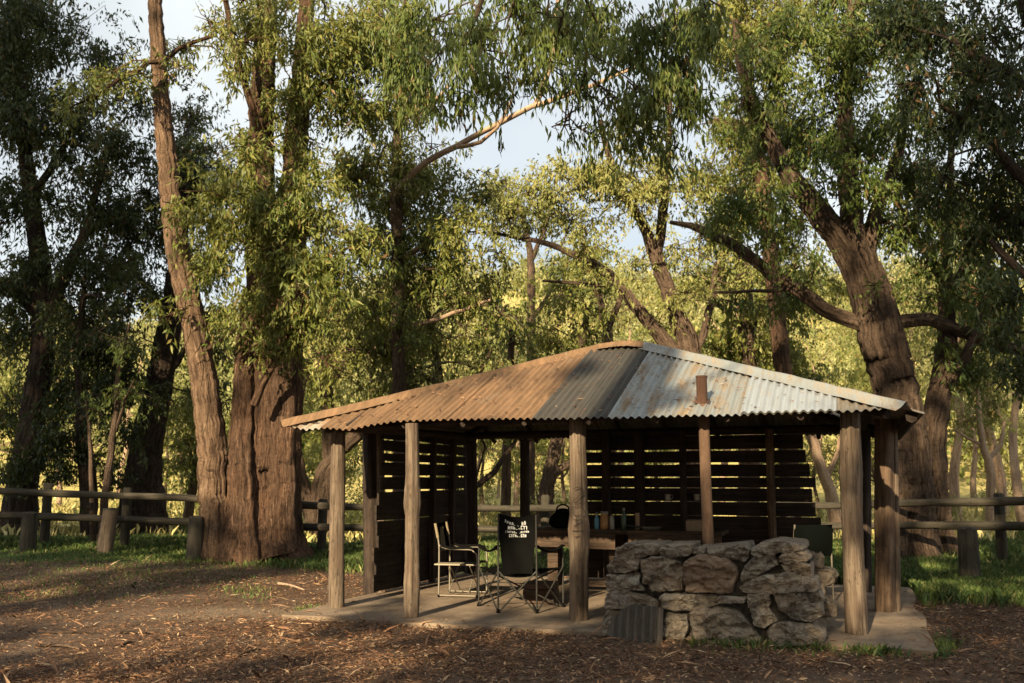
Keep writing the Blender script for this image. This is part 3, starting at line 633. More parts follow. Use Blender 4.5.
def item(name, label, cat, px, prof, mat, lid=None, lidm=None, wv=14.35):
    l = on_bench(px, wv); t_ = thing(name, label, cat, l); mb = MB(); mb.lathe((0, 0, 0), prof); mb.build('body', mat, t_)
    mb = MB(); mb.lathe((0, 0, prof[-2][1]), lid); mb.build('lid', lidm or TIN, t_)
item('drink_bottle', 'small blue bottle standing at the left end of the bench', 'bottle', 597, [(0, 0), (.038, 0), (.04, .02), (.04, .15), (.016, .2), (.016, .22), (0, .22)], GLASS_BLUE, [(.02, -.02), (.02, .03), (0, .03)])
item('jar', 'amber jar between the blue bottle and a pale jar', 'jar', 604.5, [(0, 0), (.06, 0), (.065, .03), (.065, .19), (.05, .22), (.05, .235), (0, .235)], AMBER, [(.055, -.01), (.055, .03), (0, .03)])
item('jar', 'small pale jar just right of the amber jar', 'jar', 612, [(0, 0), (.034, 0), (.036, .02), (.036, .15), (.028, .17), (.028, .18), (0, .18)], PALEJ, [(.031, -.01), (.031, .025), (0, .025)])
item('tall_bottle', 'tall dark green bottle in the middle of the bench', 'bottle', 624, [(0, 0), (.036, 0), (.038, .02), (.038, .19), (.016, .26), (.015, .31), (0, .31)], GREENB, [(.018, -.03), (.018, .01), (0, .01)])
item('candle', 'thick brown candle beside the flat pan on the bench', 'candle', 637.5, [(0, 0), (.034, 0), (.034, .24), (.03, .25), (.006, .25), (0, .25)], CANDLE, [(.005, 0), (.004, .03), (0, .03)], WOOD_DARK)
l = on_bench(651); t_ = thing('frying_pan', 'flat pale-rimmed frying pan lying on the bench', 'pan', l); mb = MB(); mb.lathe((0, 0, 0), [(0, 0.004), (.12, .004), (.15, .04), (.157, .042), (.155, .046), (.148, .044), (.118, .012), (0, .012)], 24); mb.build('pan_bowl', TIN, t_)
mb = MB(); mb.tube(np.array([(-.15, .02, .042), (-.36, .06, .06)]), .013, 8); mb.build('handle', STEEL_DARK, t_)
l = on_bench(697); t_ = thing('cardboard_box', 'low brown cardboard box on the right end of the bench', 'box', l, HUT_ROT); mb = MB(); mb.box((0, 0, .075), (.28, .24, .15), 0, .004); mb.build('body', CARD, t_, smooth=False); mb = MB(); mb.box((0, -.06, .155), (.27, .11, .006), 0, .002, rx=R(6)); mb.box((0, .065, .157), (.27, .11, .006), 0, .002, rx=R(-6)); mb.build('flap', CARD, t_, smooth=False)
# dark bag on the left end of the bench
l = on_bench(563, 14.4); t_ = thing('gear_bag', 'bulky dark bag slumped on the left end of the bench', 'bag', l)
n1, n2 = 16, 26; th = np.linspace(0, 2 * math.pi, n2, endpoint=False); v = []
for a in np.linspace(0, math.pi, n1):
    rr_ = math.sin(a) ** .55; zz = (1 - math.cos(a)) / 2
    v.append(np.stack([.20 * rr_ * np.cos(th) * (1.1 - .35 * zz) + .03 * np.sin(3 * th + zz * 5), .16 * rr_ * np.sin(th) * (1.1 - .3 * zz) + .02 * np.sin(4 * th), .27 * zz + .035 * np.sin(2 * th + 1) * zz], 1))
v = np.concatenate(v); i = np.arange(n1 - 1)[:, None] * n2; j = np.arange(n2)[None]; j2 = (j + 1) % n2
mb = MB(); mb.add(v, np.stack([i + j, i + j2, i + n2 + j2, i + n2 + j], -1).reshape(-1, 4)); mb.build('body', FABRIC_BLACK, t_)
mb = MB(); mb.tube(np.array([(-.1, 0, .24), (-.08, 0, .33), (0, 0, .36), (.08, 0, .33), (.1, 0, .24)]), .013, 7, step=.03); mb.build('handle', FABRIC_BLACK, t_)
for px, lb in ((668, 'left tin mug hanging on the dark back wall'), (697, 'tin mug hanging on the back wall above the cardboard box')):
    q = on_w(px, 497, 15.40); x, y = to_xy(q[0], 15.38); t_ = thing('tin_mug', lb, 'mug', (x, y, q[2])); mb = MB(); mb.lathe((0, 0, -.05), [(0, 0), (.042, 0), (.045, .01), (.045, .09), (.047, .095), (.042, .09), (.04, .01), (0, .01)]); mb.build('body', TIN, t_)
    mb = MB(); mb.tube(np.array([(.044, 0, -.03), (.075, 0, -.02), (.078, 0, .02), (.045, 0, .03)]), .006, 6, step=.02); mb.build('handle', TIN, t_)

# crate on the floor and the rest of the floor clutter
f = on_z(541, 603, 0); t_ = thing('wooden_crate', 'low wooden crate on the floor behind the black camp chair', 'crate', f, HUT_ROT + .1)
for k in range(3): mb = MB(); mb.box((0, 0, .05 + k * .09), (.42, .32, .08), 0, .003); mb.build('slat', WOOD_BROWN, t_, smooth=False)

# ------------------------------------------------------------------ camp chairs
def strip(mb, rows): mb.grid(np.array(rows, float))
def cloth(mb, p00, p10, p01, p11, sag=(0, 0, 0), n=10, th=.006):
    p00, p10, p01, p11, sag = [np.array(q, float) for q in (p00, p10, p01, p11, sag)]; a = np.linspace(0, 1, n)[:, None, None]; b = np.linspace(0, 1, n)[None, :, None]
    g = p00 * (1 - a) * (1 - b) + p10 * a * (1 - b) + p01 * (1 - a) * b + p11 * a * b + sag * (4 * a * (1 - a)) * (.4 + .6 * 4 * b * (1 - b))
    nn = np.cross(p10 - p00, p01 - p00); nn /= np.linalg.norm(nn); mb.grid(g); mb.grid((g - nn * th)[:, ::-1])
    for e in (g[0], g[-1], g[:, 0], g[:, -1]): mb.grid(np.stack([e, e - nn * th]))
def quad_chair(name, label, loc, rz):
    """folding camp chair seen from behind: x right, y the way it faces"""
    c = thing(name, label, 'chair', loc, rz)
    BL, BR, FL_, FR_ = np.array((-.235, 0, 0)), np.array((.235, 0, 0)), np.array((-.53, .60, 0)), np.array((.55, .60, 0)); h = .5
    sBL, sBR, sFL, sFR = [q + np.array((0, 0, h)) for q in (BL, BR, FL_, FR_)]; R_ = .0105
    for a, b in ((BL, sBR), (BR, sBL), (FL_, sFR), (FR_, sFL), (BL, sFL), (FL_, sBL), (BR, sFR), (FR_, sBR)):
        mb = MB(); o_ = np.array((0, .012 if (a[0] < 0) else -.012, 0)); mb.tube(np.array([a + o_, b + o_]), R_, 8); mb.build('leg', STEEL_DARK, c)
    for q in (BL, BR):
        mb = MB(); mb.tube(np.array([q + (0, 0, .0), q + (0, -.02, .55), q * .98 + (0, -.06, 1.18)]), .0115, 8, step=.1); mb.build('back_upright', STEEL_DARK, c)
    for q in (FL_, FR_):
        mb = MB(); mb.tube(np.array([q + (0, 0, .0), q + (0, 0, .74)]), R_, 8); mb.build('arm_upright', STEEL_DARK, c)
    for q in (BL, BR, FL_, FR_): mb = MB(); mb.lathe(q, [(0, 0), (.026, 0), (.024, .02), (.013, .05), (0, .05)], 10); mb.build('foot', FABRIC_BLACK, c)
    mb = MB(); cloth(mb, sBL + (.0, 0, -.04), sBR + (0, 0, -.04), sFL, sFR, (0, 0, -.07), 12); mb.build('seat', FABRIC_BLACK, c)
    mb = MB(); n = 18; rows = []
    for v_ in np.linspace(0, 1, n):
        z = .46 + .74 * v_; inset = .055 * max(0, 1 - v_ * 1.35); x = np.linspace(-.235 + inset, .235 - inset, 20); s01 = (x / .235) ** 2
        rows.append(np.stack([x, -.07 * v_ + .075 * (1 - s01) * (1.05 - v_ * .5) + .006 * np.sin(x * 40 + v_ * 6), z - .05 * (1 - s01) * v_], 1))
    g = np.array(rows); mb.grid(g); mb.grid(g[:, ::-1] + (0, .01, 0)); mb.grid(np.stack([g[-1], g[-1] + (0, .01, 0)])); back = mb.build('backrest', FABRIC_BLACK, c)
    tx = MB(); r = np.random.default_rng(5)          # four illegible lines of print, the first one arched
    def glyph(x, z, w_, h_):
        s01 = (x / .235) ** 2; v_ = (z - .46) / .74; y = -.07 * v_ + .075 * (1 - s01) * (1.05 - v_ * .5) - .008
        k = r.integers(0, 4); sw = .30 * w_
        bars = {0: [(-.35, 0, sw, 1), (.3, 0, sw, 1), (0, .4, w_, .25)], 1: [(-.3, 0, sw, 1), (.05, -.38, w_ * .8, .26), (.05, .38, w_ * .8, .26)], 2: [(0, 0, sw, 1), (0, .4, w_, .24)], 3: [(-.3, 0, sw, 1), (.3, 0, sw, .9), (0, -.02, w_ * .7, .22)]}[k]
        for (bx, bz, bw, bh) in bars:
            cx, cz = x + bx * w_, z + bz * h_; hw, hh = bw / 2, bh * h_ / 2
            tx.add([(cx - hw, y, cz - hh), (cx + hw, y, cz - hh), (cx + hw, y, cz + hh), (cx - hw, y, cz + hh)], [(0, 1, 2, 3)])
    for x in np.linspace(-.15, .155, 11):
        if r.uniform() < .85: glyph(x, 1.095 - .055 * (1 - (x / .17) ** 2) + .02, .021, .045 if x > 0 else .032)
    for x in np.linspace(-.105, .115, 8): glyph(x, 1.02, .024, .042)
    for x in np.linspace(-.145, .135, 14): glyph(x, .975 - .012 * (1 - (x / .15) ** 2), .015, .024)
    for x in np.linspace(-.095, .10, 9): glyph(x, .922, .018, .034)
    tx.build('printed_lettering', PRINT, back, smooth=False)
    for q, s in ((FL_, -1), (FR_, 1)):
        b0 = np.array((s * .24, -.03, .80)); b1 = q + (0, 0, .74); mb = MB()
        nrm = np.array((s * .035, 0, 0)); rows = []
        for t0 in np.linspace(0, 1, 14):
            p = b0 * (1 - t0) + b1 * t0 + np.array((0, 0, -.07 * 4 * t0 * (1 - t0) + .03 * t0)); rows.append([p - nrm, p - nrm * .5 + (0, 0, .012), p + nrm * .5 + (0, 0, .012), p + nrm, p + (0, 0, -.012), p - nrm])
        mb.grid(np.array(rows)); mb.build('armrest', FABRIC_BLACK, c)
    return c
fb = on_z(517.5, 613, 0)
quad_chair('camp_chair', 'black folding camp chair with white print across its back', fb, -.06)
def director_chair(name, label, loc, rz, fab, panel=None, sc_=1.0, table=True):
    """folding aluminium chair: faces +x, y to its left (far side)"""
    c = thing(name, label, 'chair', loc, rz); c.scale = (sc_,) * 3; R_ = .0125
    for y in (0, .52):
        mb = MB(); mb.tube(np.array([(0, y, 0), (0, y, .60), (-.015, y, .78), (-.06, y, 1.0)]), R_, 8, step=.06); mb.build('back_upright', ALU, c)
        mb = MB(); mb.tube(np.array([(.55, y, 0), (.55, y, .50), (.53, y, .60), (.47, y, .645), (.3, y, .65), (.1, y, .66), (0, y, .70)]), R_, 8, step=.04); mb.build('front_leg', ALU, c)
        for zz, rr_ in ((.025, .009), (.44, .011)): mb = MB(); mb.tube(np.array([(.0, y, zz), (.55, y, zz)]), rr_, 8); mb.build('side_rail', ALU, c)
        mb = MB(); pts = np.array([(.02, y, .70), (.16, y, .665), (.32, y, .668), (.46, y, .665), (.54, y, .62)]); mb.tube(pts, .019, 8, step=.03, flat=1.4); mb.build('armrest', FABRIC_BLACK, c)
        for x in (0, .55): mb = MB(); mb.lathe((x, y, 0), [(0, -.004), (.018, -.004), (.018, .035), (0, .035)], 10); mb.build('foot', FABRIC_BLACK, c)
    for x in (.14, .42):
        mb = MB(); mb.tube(np.array([(x, .01, .05), (x, .51, .42)]), .009, 8); mb.build('cross_brace', ALU, c)
        mb = MB(); mb.tube(np.array([(x + .02, .51, .05), (x + .02, .01, .42)]), .009, 8); mb.build('cross_brace', ALU, c)
    mb = MB(); cloth(mb, (.02, .01, .45), (.02, .51, .45), (.54, .01, .46), (.54, .51, .46), (0, 0, -.03)); mb.build('seat', fab, c)
    mb = MB(); cloth(mb, (.0, -.01, .60), (.0, .53, .60), (-.06, -.01, 1.0), (-.06, .53, 1.0), (-.06, 0, 0), 12); b = mb.build('backrest', fab, c)
    if panel:
        for y in (0, .52): mb = MB(); mb.tube(np.array([(-.02, y, .80), (-.062, y, 1.0)]), .021, 8, step=.05); mb.build('uprights_sleeve', panel, b)
        mb = MB(); cloth(mb, (-.012, .13, .60), (-.012, .39, .60), (-.05, .2, .94), (-.05, .34, .94), (-.035, 0, 0), 8); mb.build('back_panel', panel, b)
    if table:
        mb = MB(); mb.box((.20, -.16, .465), (.36, .24, .018), 0, .001); tb = mb.build('side_table', PALE_BOARD, c, smooth=False); mb = MB(); mb.tube(np.array([(.2, -.22, .45), (.2, -.02, .2)]), .008, 6); mb.build('strut', ALU, tb)
    return c
fa = on_z(438.7, 597, 0)
director_chair('folding_chair', 'pale framed folding chair with tan and dark back against the left slab wall', fa, R(-13), FABRIC_BLACK, FABRIC_TAN)
fc = on_z(837, 603, 0)
director_chair('folding_chair', 'dark green folding chair with shiny legs behind the right end of the stones', (fc[0] - .06, fc[1] - .05, 0), R(100), FABRIC_GREEN, None, 1.02, False)
# ------------------------------------------------------------------ log fence and bollards
fen = thing('log_fence', 'long two rail fence of grey round logs running behind the shelter', 'fence', (0, 20.4, float(gz(0, 20.4))))
FO = np.array([0, 20.4, float(gz(0, 20.4))])
top = [(-420, 472, 19.6), (-230, 478, 19.8), (-60, 486, 20.0), (0, 490.5, 20.2), (125, 496, 20.3), (230, 501.5, 20.4), (345, 507, 20.4), (520, 508.5, 20.4), (690, 507, 20.4), (850, 505.5, 20), (940, 502, 18.6), (1060, 500, 17.6), (1260, 498, 16.4)]
lowr = [(-420, 496, 19.6), (-230, 503, 19.8), (-60, 512, 20.0), (0, 515, 20.2), (125, 519.5, 20.3), (230, 524, 20.4), (345, 527.5, 20.4), (520, 530, 20.4), (690, 528, 20.4), (850, 525.5, 20), (940, 525, 18.6), (1060, 526.5, 17.6), (1260, 528, 16.4)]
for rail in (top, lowr):
    pts = [P(*q) for q in rail]
    for k in range(len(pts) - 1):
        a, b = pts[k], pts[k + 1]; mid = (a + b) / 2 + rng.normal(0, .012, 3)
        mb = MB(); mb.tube(np.array([a + (0, 0, rng.uniform(-.01, .01)), mid, b + (b - a) * .01]), np.array([.074, .08, .07]) * rng.uniform(.93, 1.08), 14, .05, step=.2, seed=k + 70); mb.build('rail', WOOD_RAIL, fen, origin=FO)
for px, tp, Y in ((-400, 466, 19.9), (-210, 472, 20.1), (-100, 477, 20.3), (1130, 490, 17.4), (1250, 488, 16.6), (-8, 480, 20.45), (46, 483, 20.5), (125.5, 487.5, 20.55), (230, 494, 20.65), (322, 499, 20.65), (440, 500, 20.65), (545, 495, 20.65), (668, 498, 20.65), (790, 497, 20.35), (897, 496, 19.6), (1000, 493, 18.4)):
    q = P(px, tp, Y); z0 = float(gz(q[0], Y)) - .15; mb = MB(); mb.tube(np.array([(q[0], Y + .09, z0), (q[0] + .01, Y + .09, q[2] - .03), (q[0] + .01, Y + .09, q[2])]), np.array([.10, .095, .07]), 14, .05, step=.15, seed=px + 1900); mb.build('post', WOOD_RAIL, fen, origin=FO)
for px, tp, Y, lb in ((30, 512, 19.5, 'leftmost dark timber bollard in the shaded grass'), (109, 508, 19.4, 'leaning pale timber bollard between two others on the left'), (197, 516, 19.35, 'timber bollard just left of the big leaning trunk'), (967, 527, 16.2, 'lone timber bollard on the grass right of the shelter')):
    q = P(px, tp, Y); z0 = float(gz(q[0], Y)); b = thing('timber_bollard', lb, 'bollard', (q[0], Y, z0), 0, 'timber bollards in front of the fence'); ln = .04 if px == 109 else .0
    h = q[2] - z0; mb = MB(); mb.tube(np.array([(-ln, 0, -.12), (0, 0, h * .5), (ln, 0, h - .03)]), np.array([.17, .165, .155]) * (.92 if px < 150 else 1), 16, .035, step=.1, seed=px); mb.build('shaft', WOOD_RAIL if px != 109 else WOOD_POST, b)
    mb = MB(); mb.lathe((ln, 0, h - .03), [(.155 * .92, 0), (.14 * .92, .025), (.07, .035), (0, .037)], 16); mb.build('cap', WOOD_RAIL, b)

# ------------------------------------------------------------------ the trees one can tell apart
tree('big_gum_tree', 'huge red brown stringy bark gum with fused upright and leaning trunks', 'tree', 19.9,
 [[(268, None, 46), (267, 540, 33), (266, 520, 27), (266, 490, 23), (265, 420, 20), (264, 340, 18), (262, 250, 17), (261, 150, 15), (264, 70, 13), (268, -20, 11), (272, -100, 7)],
  [(218, None, 20, -.3), (215, 530, 17.5, -.3), (213, 480, 16, -.3), (210, 430, 15, -.3), (203, 380, 14, -.3), (193, 320, 13.5, -.3), (180, 265, 12.5, -.2), (172, 215, 11.5), (166, 150, 10.5), (160, 80, 9), (155, 0, 7.5), (150, -80, 5)],
  [(288, None, 32, -.2), (282, 536, 23, -.1), (283, 480, 18, -.1), (286, 400, 17.5, -.1), (289, 320, 16), (293, 230, 15), (297, 130, 13), (302, 60, 10), (310, -40, 7)],
  [(240, None, 30, -.6), (242, 538, 20, -.5), (243, 515, 16, -.45), (243, 480, 14.5, -.4), (243, 430, 13, -.3), (246, 360, 11, -.2), (250, 290, 8)],
  [(262, 140, 5, -.6), (247, 92, 4, -.8), (234, 45, 3.5, -1), (224, -5, 3, -1)], [(290, 160, 4, -.5), (312, 100, 3.5, -.8), (340, 78, 2.5, -1)],
  [(255, 405, 4.5, -.9), (272, 365, 4, -1.1), (300, 325, 3, -1.3)], [(161, 62, 3.2, -.3), (149, 62, 2.7, -.6), (135, 74, 2.3, -.7), (119, 79, 2.0, -.8), (97, 96, 1.6, -.9), (75, 105, 1.2, -1)], [(163, 62, 3.5), (180, 48, 2.6, .5), (215, 36, 2, .8)],
  [(205, 350, 3, -.5), (228, 335, 2, -.8), (262, 300, 1.5, -1)]],
 [(225, 187, 36, 24, -1.6, 1.5), (262, 205, 42, 24, -1.8, 1.5), (305, 187, 36, 24, -1.5, 1.5), (203, 222, 24, 20, -1.2, 1.5), (240, 238, 32, 18, -1.5, .7), (322, 218, 28, 20, -1.6, 1.5), (332, 275, 40, 28, -1.8, 1.5), (300, 262, 28, 18, -1.7, 1.5), (312, 318, 32, 18, -1.4, 1.5), (352, 243, 34, 20, -1.5, 1.5), (208, 268, 18, 20, -1, 1.5),
  (243, 38, 26, 38, -1.2, .8), (285, 25, 40, 34, -1.4, .8), (330, 55, 42, 45, -1, 1.5), (368, 38, 38, 42, -.8, 1.5), (352, 105, 38, 22, -.8, 1.5), (215, 25, 22, 22, .6, .6), (300, 92, 26, 24, -1.2, .7), (398, 70, 34, 38, 0), (378, 118, 30, 20, 0), (190, 52, 26, 14, .8, .4), (120, 78, 24, 14, -.8, .9), (92, 96, 22, 14, -.9, .9), (70, 110, 20, 14, -1, .7), (275, 118, 20, 15, -1, .6), (180, 205, 18, 16, -.8, .5), (290, 350, 24, 18, -1.2, .4), (230, 318, 18, 22, -1.0, .7), (255, 300, 26, 20, -1.5, 1.1), (275, 248, 30, 22, -1.6, 1.2), (248, 150, 26, 22, -1.3, 1.0), (285, 325, 24, 18, -1.5, 1.0), (262, 345, 18, 14, -1.4, .6), (300, 215, 28, 20, -1.5, 1.1), (300, 140, 24, 20, -1.2, .9)],
 BARK_RED, LEAF_OLIVE, .135, .03, 1.0, .7, stem_bark=BARK_TAN, lw=.88, seed=3, auto=26, ridge=.06)
tree('dark_gum_tree', 'dark shaded gum at the far left whose fork stands against pale sky', 'tree', 25,
 [[(18, None, 20), (21, 490, 14), (32, 420, 12), (42, 350, 11), (44, 310, 11), (38, 250, 9), (30, 190, 8), (22, 120, 6), (16, 40, 5), (10, -60, 3)], [(45, 330, 7), (58, 290, 6.5), (75, 255, 5.5), (88, 225, 4.5), (98, 185, 3.5), (115, 130, 2.5)],
  [(42, 318, 6), (15, 292, 5), (-15, 278, 4)], [(32, 200, 4), (60, 150, 3.5), (85, 110, 2.5)], [(24, 140, 4), (-5, 100, 3)]],
 [(20, 45, 45, 45), (62, 35, 40, 40), (102, 58, 32, 36), (28, 130, 45, 40), (78, 128, 42, 36), (118, 150, 36, 32), (12, 215, 30, 40), (58, 205, 32, 26, 0, .8), (108, 208, 34, 32), (140, 232, 30, 26), (92, 268, 32, 26, 0, .7), (128, 285, 28, 22, 0, .8), (62, 335, 28, 26, 0, .9), (14, 330, 30, 36), (100, 330, 30, 22, 0, .8), (12, 405, 30, 30), (66, 385, 26, 22), (28, 270, 20, 20, 0, .6), (5, 60, 40, 60), (135, 105, 24, 18, 0, .6)],
 BARK_SHADED, LEAF_SHADED, .14, .034, 1.0, seed=5, auto=44)
tree('gum_tree', 'dark leaning gum with a broad hollowed base behind the left fence', 'tree', 26,
 [[(142, None, 27), (142, 515, 21), (143, 480, 17), (147, 445, 14), (156, 400, 12.5), (166, 350, 11.5), (172, 310, 10), (178, 260, 8), (182, 210, 6), (185, 150, 4)], [(130, None, 12), (131, 500, 8), (138, 460, 7), (146, 430, 5)], [(160, 385, 4), (185, 350, 3), (205, 320, 2)], [(172, 320, 3.5), (150, 290, 3), (130, 270, 2)]],
 [(160, 238, 34, 28), (186, 178, 30, 30), (120, 258, 24, 20), (150, 300, 22, 16, 0, .7), (195, 258, 26, 24), (188, 120, 26, 30, 2, .6), (205, 330, 18, 18, 0, .5)], BARK_SHADED, LEAF_SHADED, .13, .034, 1.0, seed=8, auto=26, ridge=.07)
tree('young_gum_tree', 'slim dark young gum between the two dark trunks on the left', 'tree', 24,
 [[(90, None, 9), (88, 480, 8), (84, 440, 7.5), (82, 400, 6), (80, 340, 4), (84, 290, 2.5)], [(84, 430, 3), (100, 400, 2.5), (115, 385, 1.5)]], [(72, 440, 26, 20), (98, 385, 26, 22), (118, 432, 20, 24), (58, 470, 22, 18), (45, 430, 20, 22), (85, 345, 24, 20), (120, 360, 22, 22), (110, 470, 16, 18), (22, 460, 22, 26)], BARK_SHADED, LEAF_SHADED, .12, .034, .9, seed=9, auto=22)
tree('sapling', 'thin pale sapling standing at the left fence behind the leaning bollard', 'sapling', 20.9,
 [[(100, None, 4.2), (105, 500, 3.6), (111, 455, 3), (116, 410, 2.5), (119, 370, 2), (130, 322, 1)], [(93, None, 3.2), (92, 490, 2.6), (90, 440, 2), (86, 400, 1)], [(113, 440, 1.4), (125, 400, 1), (134, 380, .6)]], [(128, 395, 18, 14, 0, .6), (122, 345, 18, 16, 0, .5), (92, 410, 14, 14, 0, .5)], BARK_GREY, LEAF_GREEN, .10, .024, .7, seed=10)
tree('young_gum_tree', 'thin dark stem leaning beside the left foot of the huge gum', 'tree', 30, [[(186, None, 5), (190, 500, 4.5), (196, 470, 4), (201, 440, 3.5), (204, 390, 3)], [(196, 470, 2), (186, 440, 1.5)]], [(186, 395, 22, 22, 0, .6), (180, 450, 20, 24, 0, .5), (205, 380, 16, 20, 0, .5)], BARK_GREY, LEAF_OLIVE, .14, .04, .8, seed=12, auto=10)
tree('twisted_gum_tree', 'twisted brown gum with curved stems between the huge gum and the shelter', 'tree', 27,
 [[(322, None, 12), (319, 500, 9), (325, 472, 8), (338, 452, 7.5), (354, 438, 7), (372, 426, 5.5), (400, 412, 4), (430, 395, 2.5)], [(318, None, 8), (308, 500, 7), (300, 475, 6.5), (295, 440, 6), (298, 400, 5), (310, 360, 4)], [(330, None, 9), (329, 480, 7), (328, 420, 6.5), (326, 380, 6), (328, 330, 5), (335, 280, 4)], [(328, 385, 4), (350, 358, 3.5), (385, 345, 3), (420, 330, 2.5), (450, 300, 2)]],
 [(310, 375, 26, 20), (350, 345, 34, 22), (395, 345, 34, 22), (330, 320, 30, 22), (300, 430, 14, 18, 0, .5), (365, 390, 28, 15, 0, .8), (425, 330, 30, 20), (345, 460, 14, 18, 0, .4)], BARK_GREY, LEAF_OLIVE, .135, .034, .62, seed=14, auto=12)
tree('pale_limbed_gum_tree', 'dense green gum sending a long pale bare limb up across the sky gap', 'tree', 23,
 [[(402, None, 12), (400, 450, 10), (398, 350, 9), (397, 250, 8.5), (396, 190, 8), (398, 120, 6.5), (402, 60, 5), (405, 0, 4)], [(397, 190, 4.6, -.5), (425, 163, 4.6, -1), (458, 146, 4.4, -1.3), (495, 126, 4.0, -1.6), (532, 108, 4, -1.8), (580, 90, 3.2, -2), (638, 66, 2.2, -2.2)], [(455, 148, 3.2, -1.3), (480, 142, 3, -1.6), (497, 128, 2.6, -1.8), (512, 100, 2, -2)], [(535, 104, 4, -1.8), (548, 72, 3.6, -1.9), (556, 30, 3.2, -2), (558, -30, 3, -2)], [(398, 125, 3), (415, 112, 3, -.3), (432, 103, 2.5, -.5), (450, 85, 2, -.7)], [(398, 260, 4), (430, 240, 3), (470, 215, 2)], [(398, 330, 4), (440, 318, 3), (490, 300, 2)]],
 [(368, 172, 42, 30), (410, 205, 40, 26), (442, 190, 40, 28), (390, 240, 40, 26), (432, 252, 44, 30), (470, 235, 34, 24), (400, 300, 45, 24, .4, .6), (452, 295, 40, 22, .4, .6), (490, 285, 26, 18, .4, .6), (470, 335, 26, 14, .4, .35), (420, 345, 30, 12, .4, .35), (370, 310, 30, 20, .4, .6), (485, 195, 22, 20, 0, .6), (500, 250, 16, 20, 0, .5), (345, 172, 25, 22), (505, 318, 20, 14, 0, .35), (480, 370, 20, 10, 1, .3), (455, 215, 24, 14, -.6, .5)], BARK_GREY, LEAF_OLIVE, .14, .034, .95, lw=.72, seed=16, auto=40, limb_bark=BARK_PALE)
tree('bushy_gum_tree', 'bushy green gum filling the space above the left slope of the roof', 'tree', 24.5,
 [[(452, None, 7), (450, 480, 6), (446, 430, 5.5), (440, 380, 5), (432, 330, 4), (420, 285, 2.5)], [(446, 430, 4), (470, 390, 3), (492, 350, 2)], [(440, 385, 4), (405, 365, 3), (370, 350, 2)]],
 [(365, 350, 36, 22), (400, 330, 36, 22), (440, 345, 36, 20), (480, 345, 30, 20), (385, 290, 34, 22), (425, 275, 34, 22), (465, 300, 30, 22), (345, 310, 28, 22), (330, 355, 26, 18), (500, 370, 24, 14), (410, 375, 36, 12), (318, 330, 24, 18)], BARK_GREY, LEAF_GOLD, .135, .034, .42, lw=.75, seed=17, auto=10)
tree('spreading_gum_tree', 'sunlit spreading gum with two long leaning stems behind the roof peak', 'tree', 27,
 [[(699, None, 15), (696, 400, 13), (688, 345, 12), (675, 310, 10), (664, 280, 9), (655, 255, 8), (645, 228, 6), (625, 195, 5), (610, 160, 4), (600, 120, 3)], [(696, 385, 10), (668, 345, 9), (645, 318, 7.5), (625, 292, 6.5), (600, 268, 5.5), (575, 255, 4.2), (545, 243, 3.2), (515, 237, 2.4), (492, 233, 1.6)], [(657, 262, 6), (662, 220, 6), (665, 190, 5.5), (668, 150, 4), (670, 90, 3)], [(694, 360, 5), (706, 325, 4.5), (713, 298, 4), (717, 265, 3)], [(612, 288, 3), (590, 284, 2.5), (543, 281, 1.6)], [(630, 205, 2.5), (600, 185, 2), (560, 195, 1.4)]],
 [(505, 212, 22, 14, -.5, 1.5), (535, 190, 32, 15, -.5, 1.6), (572, 178, 34, 18, -.5, 1.6), (610, 176, 34, 22, -.5, 1.4), (500, 196, 14, 10, 0, 1.2), (555, 170, 24, 10, 0, 1.3), (640, 192, 30, 22), (560, 208, 30, 14, 0, .8), (598, 218, 30, 14, 0, .7), (655, 170, 28, 26), (688, 192, 28, 24), (682, 250, 25, 20, 0, .8), (640, 262, 20, 16, 0, .5), (705, 230, 24, 22), (610, 315, 26, 16, 1, .6), (565, 300, 22, 14, 1, .5), (725, 270, 22, 20, 0, .7), (585, 250, 20, 12, 0, .4), (660, 320, 22, 16, 0, .6), (630, 130, 26, 30, 0, .6)], BARK_GREY, LEAF_GOLD, .13, .036, .72, lw=.85, seed=18, auto=12, limb_bark=None)
tree('gum_tree', 'straight brown gum with a pale side branch just right of the roof peak', 'tree', 30,
 [[(749, None, 13), (748, 350, 10), (747, 310, 9), (744, 285, 8), (739, 255, 7.5), (736, 230, 6), (742, 190, 5), (748, 140, 4)], [(749, 330, 5), (764, 305, 4.5), (780, 282, 3.5), (795, 262, 2.5)], [(745, 335, 4), (727, 312, 3.5), (705, 298, 2.5)]], [(722, 275, 26, 18), (775, 255, 26, 20), (742, 208, 34, 24), (770, 335, 24, 18), (722, 335, 24, 18), (800, 300, 24, 22), (790, 225, 24, 22), (718, 235, 22, 18), (760, 170, 30, 26)], BARK_GREY, LEAF_OLIVE, .14, .042, 1.0, lw=.8, seed=20, auto=14)
tree('tall_gum_tree', 'tall slender gum rising into the upper canopy left of the great forked tree', 'tree', 26,
 [[(792, None, 10), (785, 400, 9), (775, 300, 8), (766, 220, 7.5), (758, 150, 7), (750, 95, 6.5), (743, 45, 6), (738, -10, 5)], [(745, 55, 3.5), (728, 40, 3), (705, 35, 2.5)], [(742, 48, 3.5), (758, 22, 3), (762, -20, 2.5)], [(756, 132, 4), (735, 122, 3.5), (712, 122, 3)], [(765, 210, 4), (745, 195, 4), (722, 188, 3)]], [(725, 60, 26, 28, 0, .8), (768, 50, 26, 30), (735, 150, 28, 26, 0, .8), (775, 120, 28, 28), (718, 190, 22, 22, 0, .6), (770, 180, 26, 24), (735, 5, 36, 20), (715, 120, 18, 22, 0, .5), (790, 25, 24, 30)], BARK_RED, LEAF_OLIVE, .135, .036, 1.0, seed=22, auto=26)
